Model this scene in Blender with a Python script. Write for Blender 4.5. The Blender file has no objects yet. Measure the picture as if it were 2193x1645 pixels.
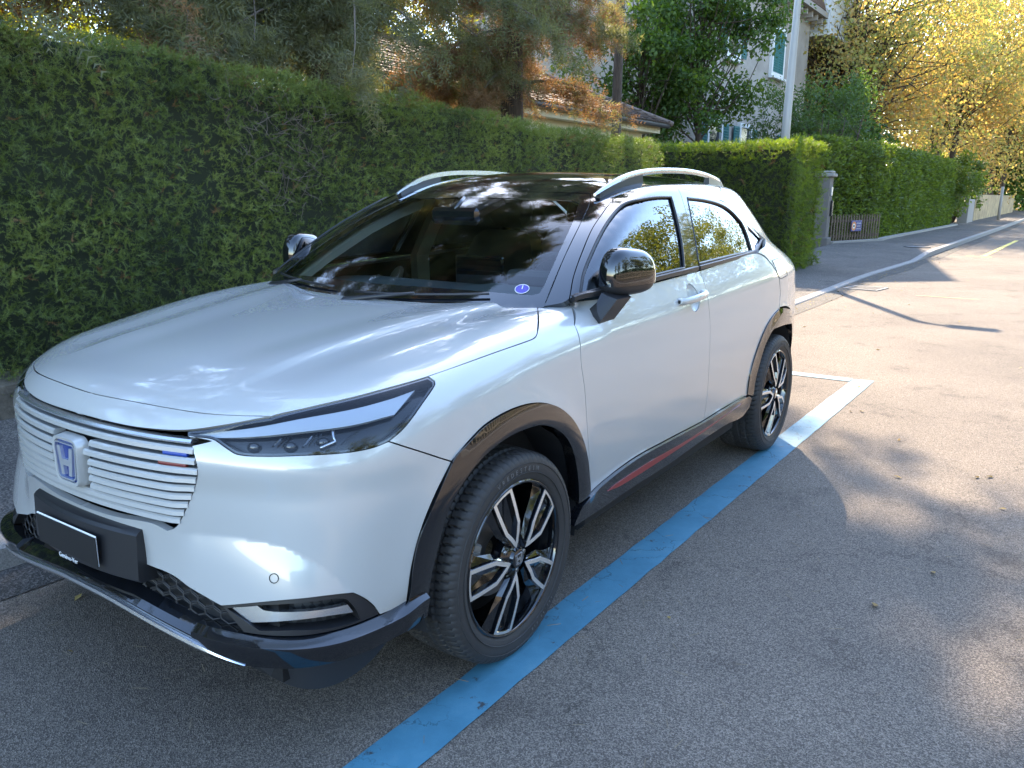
import bpy, math, random
import numpy as np
from mathutils import Vector, Matrix
from mathutils.geometry import delaunay_2d_cdt
S=bpy.context.scene; COL=S.collection
R=math.radians
# ---------------------------------------------------------------- camera
cam=bpy.data.cameras.new('camera'); co=bpy.data.objects.new('camera',cam); COL.objects.link(co)
cam.sensor_width=36; cam.lens=1735.5/2193*36; cam.clip_start=.05; cam.clip_end=3000
def cam_matrix(loc,yaw,pitch,roll):
    cy,sy=math.cos(yaw),math.sin(yaw); cp,sp=math.cos(pitch),math.sin(pitch); cr,sr=math.cos(roll),math.sin(roll)
    f=Vector((cy*cp,sy*cp,sp)); r=Vector((sy,-cy,0)); u=r.cross(f)
    r2=r*cr+u*sr; u2=u*cr-r*sr
    m=Matrix((r2,u2,-f)).transposed().to_4x4(); m.translation=Vector(loc); return m
co.matrix_world=cam_matrix((-1.921,-2.149,1.426),R(34.30),R(-13.198),R(.36))
S.camera=co
# ---------------------------------------------------------------- light
SUN_AZ=R(29.5); SUN_EL=R(38)          # azimuth measured from +x towards +y
sd=Vector((math.cos(SUN_AZ)*math.cos(SUN_EL),math.sin(SUN_AZ)*math.cos(SUN_EL),math.sin(SUN_EL)))
sl=bpy.data.lights.new('sun','SUN'); sl.energy=3.0; sl.angle=R(.5); sl.color=(1,.81,.59)
so=bpy.data.objects.new('sun',sl); COL.objects.link(so); so.rotation_euler=sd.to_track_quat('Z','Y').to_euler()
Wd=bpy.data.worlds.new('World'); S.world=Wd; Wd.use_nodes=True
nt=Wd.node_tree; bg=nt.nodes['Background']; sky=nt.nodes.new('ShaderNodeTexSky'); sky.sky_type='NISHITA'; sky.sun_disc=False
sky.sun_elevation=SUN_EL; sky.sun_rotation=math.pi/2-SUN_AZ; sky.air_density=1.0; sky.dust_density=.4; sky.ozone_density=1.4
nt.links.new(sky.outputs[0],bg.inputs[0]); bg.inputs[1].default_value=.15
S.view_settings.view_transform='Standard'; S.view_settings.look='None'; S.view_settings.exposure=2.66; S.view_settings.gamma=1
S.render.engine='CYCLES'
S.cycles.max_bounces=8; S.cycles.transparent_max_bounces=24; S.cycles.transmission_bounces=6; S.cycles.caustics_reflective=False; S.cycles.caustics_refractive=False
S.cycles.sample_clamp_indirect=6
rng=np.random.default_rng(7); random.seed(7)
# ---------------------------------------------------------------- materials
def mat(name,col=(.5,.5,.5),rough=.5,metal=0,coat=0,spec=.5,ior=1.5,bump=None,coat_rough=.03,**k):
    m=bpy.data.materials.new(name); m.use_nodes=True; n=m.node_tree; b=n.nodes['Principled BSDF']
    b.inputs['Base Color'].default_value=(*col,1); b.inputs['Roughness'].default_value=rough; b.inputs['Metallic'].default_value=metal
    b.inputs['Coat Weight'].default_value=coat; b.inputs['Coat Roughness'].default_value=coat_rough; b.inputs['IOR'].default_value=ior
    b.inputs['Specular IOR Level'].default_value=spec
    if bump:
        sc,st,dist=bump
        t=n.nodes.new('ShaderNodeTexNoise'); t.inputs['Scale'].default_value=sc; t.inputs['Detail'].default_value=5
        c=n.nodes.new('ShaderNodeTexCoord'); n.links.new(c.outputs['Object'],t.inputs['Vector'])
        bp=n.nodes.new('ShaderNodeBump'); bp.inputs['Strength'].default_value=st; bp.inputs['Distance'].default_value=dist
        n.links.new(t.outputs[0],bp.inputs['Height']); n.links.new(bp.outputs[0],b.inputs['Normal'])
    return m
def N(m,typ,**kw):
    nd=m.node_tree.nodes.new(typ)
    for k,v in kw.items():
        if k.startswith('i_'): nd.inputs[k[2:].replace('_',' ')].default_value=v
        else: setattr(nd,k,v)
    return nd
def L(m,a,b): m.node_tree.links.new(a,b)
def noise(m,scale,detail=4,rough=.5,vec=None,coord='Object'):
    t=N(m,'ShaderNodeTexNoise'); t.inputs['Scale'].default_value=scale; t.inputs['Detail'].default_value=detail; t.inputs['Roughness'].default_value=rough
    if vec is None:
        c=N(m,'ShaderNodeTexCoord'); vec=c.outputs[coord]
    L(m,vec,t.inputs['Vector']); return t
def ramp(m,src,stops):
    r=N(m,'ShaderNodeValToRGB'); e=r.color_ramp.elements
    while len(e)<len(stops): e.new(.5)
    for i,(p,c) in enumerate(stops): e[i].position=p; e[i].color=(*c,1)
    L(m,src,r.inputs[0]); return r
def mixc(m,fac,a,b,mode='MIX'):
    x=N(m,'ShaderNodeMix',data_type='RGBA',blend_type=mode)
    for s,v in ((x.inputs[0],fac),(x.inputs[6],a),(x.inputs[7],b)):
        if hasattr(v,'links') or hasattr(v,'is_linked'): L(m,v,s)
        else: s.default_value=(*v,1) if isinstance(v,tuple) else v
    return x.outputs[2]
def bsdf(m): return m.node_tree.nodes['Principled BSDF']
def out(m): return m.node_tree.nodes['Material Output']
def bumpn(m,h,strength,dist):
    bp=N(m,'ShaderNodeBump'); bp.inputs['Strength'].default_value=strength; bp.inputs['Distance'].default_value=dist
    L(m,h,bp.inputs['Height']); L(m,bp.outputs[0],bsdf(m).inputs['Normal'])
def leafmat(name,cols,trans=.35,rough=.5,tcol=None,scale=.9):
    """leaf material: per-leaf random tint + patchy noise, partly translucent"""
    m=mat(name,rough=rough,spec=.35); b=bsdf(m)
    g=N(m,'ShaderNodeNewGeometry'); nz=noise(m,scale,3)
    mm=N(m,'ShaderNodeMath',operation='MULTIPLY_ADD'); L(m,nz.outputs[0],mm.inputs[0]); mm.inputs[1].default_value=1.2; mm.inputs[2].default_value=-.35
    ad=N(m,'ShaderNodeMath',operation='MULTIPLY_ADD'); L(m,g.outputs['Random Per Island'],ad.inputs[0]); ad.inputs[1].default_value=.5; L(m,mm.outputs[0],ad.inputs[2])
    r=ramp(m,ad.outputs[0],[(i/(len(cols)-1),c) for i,c in enumerate(cols)])
    L(m,r.outputs[0],b.inputs['Base Color'])
    tr=N(m,'ShaderNodeBsdfTranslucent'); 
    tc=mixc(m,1.0,r.outputs[0],tcol or (1.6,1.7,.7),'MULTIPLY'); L(m,tc,tr.inputs[0])
    ms=N(m,'ShaderNodeMixShader'); ms.inputs[0].default_value=trans; L(m,b.outputs[0],ms.inputs[1]); L(m,tr.outputs[0],ms.inputs[2]); L(m,ms.outputs[0],out(m).inputs[0])
    return m
M={}
M['paint']=mat('pearl_white_paint',(.49,.485,.465),.24,.10,coat=1.0,ior=1.6,coat_rough=.015)
M['gloss_black']=mat('gloss_black',(.005,.006,.008),.05,0,coat=1,ior=1.55)
M['satin_black']=mat('satin_black',(.02,.02,.022),.38,0)
M['plastic']=mat('grey_black_plastic',(.022,.023,.026),.5,bump=(900,.15,.001))
M['dark']=mat('dark_void',(.006,.006,.007),.8)
M['rubber']=mat('tyre_rubber',(.040,.038,.037),.60,spec=.4,bump=(160,.15,.001))
M['rubber_text']=mat('tyre_text',(.13,.125,.12),.6)
M['alu']=mat('machined_aluminium',(.88,.86,.82),.42,.85)
M['chrome']=mat('chrome',(.85,.86,.88),.06,1.0)
M['silver']=mat('silver_trim',(.62,.64,.67),.25,.9,coat=.5)
M['red']=mat('red_reflector',(.28,.03,.025),.3,coat=.6)
M['blue']=mat('badge_blue',(.008,.035,.20),.35)
M['stripe_blue']=mat('blue_accent',(.02,.06,.32),.4); M['stripe_red']=mat('red_accent',(.20,.035,.03),.4)
M['iron']=mat('brake_steel',(.30,.29,.28),.4,.9); M['caliper']=mat('caliper_metal',(.38,.38,.36),.5,.6)
M['white']=mat('white_plate',(.8,.8,.8),.4)
M['trim_int']=mat('interior_dark',(.03,.03,.033),.7); M['trim_light']=mat('interior_beige',(.55,.50,.40),.8); M['seat']=mat('seat_cloth',(.09,.09,.095),.9)
M['dash']=mat('dashboard_grey',(.07,.08,.085),.6)
def glassmat(name,tint,ior=1.52,tr=1.0,rough=0.0,boost=1.0):
    m=bpy.data.materials.new(name); m.use_nodes=True; n=m.node_tree; n.nodes.clear()
    o=n.nodes.new('ShaderNodeOutputMaterial'); t=n.nodes.new('ShaderNodeBsdfTransparent'); t.inputs[0].default_value=(*tint,1)
    g=n.nodes.new('ShaderNodeBsdfGlossy'); g.inputs['Roughness'].default_value=rough; g.inputs[0].default_value=(.95,.97,1,1)
    f=n.nodes.new('ShaderNodeFresnel'); f.inputs[0].default_value=ior
    mu=n.nodes.new('ShaderNodeMath'); mu.operation='MULTIPLY'; mu.use_clamp=True; mu.inputs[1].default_value=boost; n.links.new(f.outputs[0],mu.inputs[0])
    x=n.nodes.new('ShaderNodeMixShader'); n.links.new(mu.outputs[0],x.inputs[0]); n.links.new(t.outputs[0],x.inputs[1]); n.links.new(g.outputs[0],x.inputs[2]); n.links.new(x.outputs[0],o.inputs[0])
    return m
M['glass']=glassmat('windscreen_glass',(.84,.92,.88),1.5,boost=.95)
M['glass_side']=glassmat('side_window_glass',(.34,.42,.39),1.6,boost=1.9)
M['lens']=glassmat('headlight_lens',(.93,.94,.95),1.38)
# ---------------------------------------------------------------- mesh helpers
def new_obj(name,verts,faces,mats,parent=None,smooth=False,mi=None,normals=None):
    me=bpy.data.meshes.new(name); me.from_pydata([tuple(v) for v in verts],[],[tuple(int(i) for i in f) for f in faces])
    for m in (mats if isinstance(mats,(list,tuple)) else [mats]): me.materials.append(m)
    if mi is not None: me.polygons.foreach_set('material_index',np.asarray(mi,dtype=np.int32))
    if smooth is not False: me.polygons.foreach_set('use_smooth',np.full(len(me.polygons),True) if smooth is True else np.asarray(smooth,bool))
    me.update()
    if normals is not None: me.normals_split_custom_set_from_vertices([tuple(n) for n in normals])
    o=bpy.data.objects.new(name,me); COL.objects.link(o)
    if parent: o.parent=parent
    return o
def tri_obj(name,V,Fc,mats,parent=None,mi=None,smooth=False):
    """fast triangle mesh from numpy arrays"""
    me=bpy.data.meshes.new(name); V=np.asarray(V,np.float32); Fc=np.asarray(Fc,np.int32); nf=len(Fc); k=Fc.shape[1]
    me.vertices.add(len(V)); me.vertices.foreach_set('co',V.ravel()); me.loops.add(nf*k); me.loops.foreach_set('vertex_index',Fc.ravel())
    me.polygons.add(nf); me.polygons.foreach_set('loop_start',np.arange(0,nf*k,k,dtype=np.int32)); me.polygons.foreach_set('loop_total',np.full(nf,k,np.int32))
    for m in (mats if isinstance(mats,(list,tuple)) else [mats]): me.materials.append(m)
    if mi is not None: me.polygons.foreach_set('material_index',np.asarray(mi,np.int32))
    if smooth: me.polygons.foreach_set('use_smooth',np.ones(nf,bool))
    me.update(calc_edges=True); me.validate()
    o=bpy.data.objects.new(name,me); COL.objects.link(o)
    if parent: o.parent=parent
    return o
def empty(name,loc=(0,0,0),rz=0):
    o=bpy.data.objects.new(name,None); COL.objects.link(o); o.location=loc; o.rotation_euler=(0,0,rz); o.empty_display_size=.2; return o
def tag(o,label=None,cat=None,group=None,kind=None):
    for k,v in (('label',label),('category',cat),('group',group),('kind',kind)):
        if v: o[k]=v
    return o
class MB:
    """collects simple solids into one mesh"""
    def __init__(s): s.v=[]; s.f=[]; s.sm=[]; s.mi=[]
    def add(s,v,f,sm=False,mi=0):
        b=len(s.v); s.v+= [tuple(map(float,p)) for p in v]; s.f+=[tuple(b+int(i) for i in q) for q in f]; s.sm+=[sm]*len(f); s.mi+=[mi]*len(f); return s
    def box(s,c,size,rot=None,bev=0,mi=0):
        hx,hy,hz=[q/2 for q in size]
        if bev<=0:
            v=[(x,y,z) for x in(-hx,hx) for y in(-hy,hy) for z in(-hz,hz)]
            f=[(0,1,3,2),(4,6,7,5),(0,4,5,1),(2,3,7,6),(0,2,6,4),(1,5,7,3)]
        else:
            b=min(bev,hx*.99,hy*.99,hz*.99); v=[];f=[]
            import itertools
            idx={}
            for sx,sy,sz in itertools.product((-1,1),repeat=3):
                for a in range(3):
                    p=[sx*(hx-b),sy*(hy-b),sz*(hz-b)]; p[a]=(sx,sy,sz)[a]*(hx,hy,hz)[a]
                    idx[(sx,sy,sz,a)]=len(v); v.append(tuple(p))
            for a in range(3):
                o=[i for i in range(3) if i!=a]
                for sg in(-1,1):
                    q=[]
                    for s1,s2 in((-1,-1),(1,-1),(1,1),(-1,1)):
                        k=[0,0,0]; k[a]=sg;k[o[0]]=s1;k[o[1]]=s2; q.append(idx[(*k,a)])
                    if (sg>0)!=(a!=1): q=q[::-1]
                    f.append(q)
                for s1 in(-1,1):
                    for s2 in(-1,1):
                        k=[0,0,0];k[o[0]]=s1;k[o[1]]=s2
                        k[a]=-1; A=tuple(k); k[a]=1; B=tuple(k)
                        f.append((idx[(*A,o[0])],idx[(*B,o[0])],idx[(*B,o[1])],idx[(*A,o[1])]))
            for sg in itertools.product((-1,1),repeat=3): f.append(tuple(idx[(*sg,a)] for a in range(3)))
        if rot is not None: v=[tuple(rot@Vector(p)) for p in v]
        return s.add([(p[0]+c[0],p[1]+c[1],p[2]+c[2]) for p in v],f,False,mi)
    def tube(s,pts,rad,n=8,cap=True,mi=0):
        pts=[Vector(p) for p in pts]; rad=rad if isinstance(rad,(list,tuple,np.ndarray)) else [rad]*len(pts)
        v=[];prev=None
        for i,p in enumerate(pts):
            d=(pts[min(i+1,len(pts)-1)]-pts[max(i-1,0)]).normalized()
            if prev is None: a=d.orthogonal().normalized()
            else: a=(prev-d*prev.dot(d)).normalized()
            prev=a; b=d.cross(a)
            for k in range(n):
                t=2*math.pi*k/n; v.append(p+(a*math.cos(t)+b*math.sin(t))*rad[i])
        f=[(i*n+k,i*n+(k+1)%n,(i+1)*n+(k+1)%n,(i+1)*n+k) for i in range(len(pts)-1) for k in range(n)]
        if cap: f+=[tuple(range(n))[::-1],tuple((len(pts)-1)*n+k for k in range(n))]
        return s.add(v,f,True,mi)
    def sweep(s,frames,prof,closed=False,mi=0,sm=True,cap=True):
        """frames: list of (origin, a, b); prof: list of (u,w)"""
        n=len(prof); v=[]
        for o,a,b in frames:
            o=Vector(o);a=Vector(a);b=Vector(b)
            for u,w in prof: v.append(o+a*u+b*w)
        m=len(frames); f=[(i*n+k,i*n+(k+1)%n,((i+1)%m)*n+(k+1)%n,((i+1)%m)*n+k) for i in range(m if closed else m-1) for k in range(n)]
        if cap and not closed: f+=[tuple(range(n))[::-1],tuple((m-1)*n+k for k in range(n))]
        return s.add(v,f,sm,mi)
    def prism(s,poly,to3,h,mi=0,sm=False):
        """poly 2D list, to3(u,v,w)->3D; extruded w from 0 to h"""
        n=len(poly); v=[to3(u,w_,0) for u,w_ in poly]+[to3(u,w_,h) for u,w_ in poly]
        tri=[]
        rr=delaunay_2d_cdt([Vector(p) for p in poly],[(i,(i+1)%n) for i in range(n)],[],1,1e-7)
        mp=[o[0] if o else None for o in rr[3]]
        if len(rr[0])==n and all(x is not None for x in mp):
            for t in rr[2]: tri.append(tuple(mp[i] for i in t))
        else: tri=[tuple(range(n))]
        f=tri+[tuple(n+i for i in t)[::-1] for t in tri]+[(i,(i+1)%n,n+(i+1)%n,n+i) for i in range(n)]
        return s.add(v,f,sm,mi)
    def mirror(s):
        v=[(x,-y,z) for x,y,z in s.v]; o=MB(); o.v=v; o.f=[q[::-1] for q in s.f]; o.sm=list(s.sm); o.mi=list(s.mi); return o
    def merge(s,o):
        b=len(s.v); s.v+=o.v; s.f+=[tuple(b+i for i in q) for q in o.f]; s.sm+=o.sm; s.mi+=o.mi; return s
    def obj(s,name,mats,parent=None,autosmooth=None):
        import bmesh
        o=new_obj(name,s.v,s.f,mats,parent,s.sm,s.mi)
        bm=bmesh.new(); bm.from_mesh(o.data); bmesh.ops.recalc_face_normals(bm,faces=bm.faces)
        if autosmooth is not None:
            bmesh.ops.remove_doubles(bm,verts=bm.verts,dist=1e-5)
            for e in bm.edges:
                e.smooth = not(len(e.link_faces)==2 and e.calc_face_angle(0)>autosmooth)
            for fc in bm.faces: fc.smooth=True
        bm.to_mesh(o.data); bm.free(); return o
def spl(xs,ys):
    """natural-ish C1 monotone-free cubic (Catmull-Rom) interpolation, linear ends"""
    xs=np.array(xs,float); ys=np.array(ys,float)
    m=np.gradient(ys,xs)
    # natural cubic spline
    n=len(xs); A=np.zeros((n,n)); b=np.zeros(n); A[0,0]=A[-1,-1]=1
    h=np.diff(xs)
    for i in range(1,n-1):
        A[i,i-1]=h[i-1]; A[i,i]=2*(h[i-1]+h[i]); A[i,i+1]=h[i]; b[i]=3*((ys[i+1]-ys[i])/h[i]-(ys[i]-ys[i-1])/h[i-1])
    c=np.linalg.solve(A,b); B=(np.diff(ys)/h)-h*(2*c[:-1]+c[1:])/3; D=np.diff(c)/(3*h)
    def f(x):
        x=np.asarray(x,float); i=np.clip(np.searchsorted(xs,x)-1,0,n-2); t=x-xs[i]
        tc=np.clip(t,0,h[i])
        v=ys[i]+B[i]*tc+c[i]*tc**2+D[i]*tc**3
        s=B[i]+2*c[i]*tc+3*D[i]*tc**2
        return v+s*(t-tc)
    return f
def smax(p,q,k):
    h=np.maximum(k-np.abs(p-q),0)/k
    return np.maximum(p,q)+h*h*h*k/6
def smin(p,q,k): return -smax(-p,-q,k)
def sstep(t):
    t=np.clip(t,0,1); return t*t*t*(t*(6*t-15)+10)
def softpos(t,k):  # smooth max(t,0)
    return smax(t,0*t,k)
hood_c=spl([-.90,-.862,-.80,-.70,-.55,-.35,-.1,.15,.4,.7],[.80,.845,.900,.932,.962,.993,1.022,1.045,1.062,1.078])
w_x=spl([-.9,-.6,-.35,0,.45,1.0,1.5,2.0,2.6,3.0,3.25,3.5],[.79,.828,.855,.872,.870,.878,.885,.888,.880,.835,.775,.69])
zc_x=spl([-.6,0,.6,1.3,2.2,3.0],[.88,.935,.965,.985,1.02,1.03])
tilt=.42
cap_x=spl([.5,2.1,2.45,2.75,3.0,3.3],[1.30,1.30,1.24,1.165,1.095,1.00])
nose_z=spl([.15,.25,.33,.45,.58,.72,.80,.85,.90,.97],[-.80,-.845,-.862,-.856,-.862,-.878,-.876,-.866,-.835,-.76])
kz=spl([.2,.4,.6,.75,.85,.95],[.12,.15,.24,.33,.38,.40])
podz=spl([0,.34,.55,.77,.91,1.0,1.08,1.16,1.3],[.575,.585,.598,.598,.565,.515,.45,.385,.29])
def hoodH(x,a):
    h=hood_c(x)
    fr=sstep((x+.6)/.9)
    h=h-(.05-.040*fr)*(a/.8)**2-.015*(a/.8)**6
    # raised power line
    f=sstep((x+.72)/.35)
    ridge=.39+.16*np.clip((x+.45)/.85,0,1.2)**1.5
    h=h+f*(.009*sstep((a-ridge+.22)/.24)-.010*sstep((a-ridge+.01)/.06)+.009*sstep((a-ridge-.05)/.18))
    return h
def F1(P):
    x,a,z=P[...,0],np.abs(P[...,1]),P[...,2]
    w=w_x(x)
    zc=zc_x(x)
    p=softpos(z-zc,.06)*tilt+softpos(z-.74,.2)*.07+ .10*softpos(.66-z,.25)
    side=a-(w-p)
    # arch flares
    for cx in (0.,2.61):
        r=np.hypot(x-cx,z-.335)
        side=side-.014*np.exp(-((r-.44)/.07)**2)*sstep((z-.30)/.15)*(1-.8*sstep((x-2.65)/.3))
    nose=nose_z(z)+kz(z)*a**2+.10*a**4 - x
    q=a+(x+.9)
    # scooped cheek + pod
    pt=np.clip((podz(q)-z)/.15,0,1); pt=pt*pt/(pt+.05)*1.05; pod=1-(1-np.clip(pt,0,1))**2
    cheek=sstep((q-.42)/.15)*sstep((1.45-q)/.25)
    # crease below headlight: surface above leans back
    dsp=-.015*(1-pod)*cheek*sstep((.80-z)/.12)*sstep((q-.40)/.1)
    nose=nose-dsp
    d=smax(nose,side,.30)
    d=d-dsp*.3
    rear=x-(3.40-.35*a**3-.25*softpos(z-.9,.1)-.3*softpos(.5-z,.2))
    d=smax(d,rear,.30)
    bot=.20-z
    d=smax(d,bot,.03)
    hd=z-hoodH(x,a)
    kk=.15
    top=np.where(x<.9,hd, hd*0-1)
    tt=sstep((x-.5)/.3)
    belt=z-cap_x(x)
    hd=hd*(1-tt)+belt*tt
    d=smax(d,hd*.95,kk)
    return d
roof_c=spl([.9,1.08,1.28,1.6,2.0,2.4,2.8,3.2],[1.41,1.468,1.512,1.534,1.535,1.515,1.472,1.41])
wb_x=spl([.2,.45,.9,1.45,2.2,2.7,3.1],[.755,.785,.812,.824,.808,.765,.70])
def F2(P):
    x,a,z=P[...,0],np.abs(P[...,1]),P[...,2]
    roof=z-(roof_c(x)-.040*(a/.6)**2-.012*(a/.6)**4)
    s=.445
    ws=(z-(1.045+s*(x-.215-(.42-.72*np.clip(z-1.05,0,.5))*a*a+.06*softpos(z-1.1,.1))+.03*(1-((x-.7)/.5)**2)))*.9
    h=z-1.10
    side=(a-(wb_x(x)-.335*h-.26*h*np.abs(h)))*.93
    back=(z-(1.45-.72*(x-2.50+.2*a*a)))*.81
    d=smax(roof,ws,.04); d=smax(d,side,.05); d=smax(d,back,.08)
    return d
def Fu(P):
    return smin(F1(P),np.maximum(F2(P),(1.0-P[...,2])),.06)
def grad(F,P,e=1e-4):
    P=np.asarray(P,float); g=np.zeros(P.shape)
    for i in range(3):
        d=np.zeros(3); d[i]=e
        g[...,i]=F(P+d)-F(P-d)
    return g/np.maximum(np.linalg.norm(g,axis=-1,keepdims=True),1e-12)
def march(F,O,D,t0,t1,n=160):
    """first + -> - crossing along O+tD ; O,D (N,3)"""
    O=np.broadcast_to(O,D.shape)
    t=np.linspace(t0,t1,n)
    V=F(O[:,None,:]+t[None,:,None]*D[:,None,:])
    ins=V<0; ok=ins.any(1); k=np.argmax(ins,1); k=np.maximum(k,1)
    lo=t[k-1]; hi=t[k]
    for _ in range(30):
        m=(lo+hi)/2; v=F(O+m[:,None]*D); hi=np.where(v<0,m,hi); lo=np.where(v<0,lo,m)
    return O+((lo+hi)/2)[:,None]*D, ok
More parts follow.
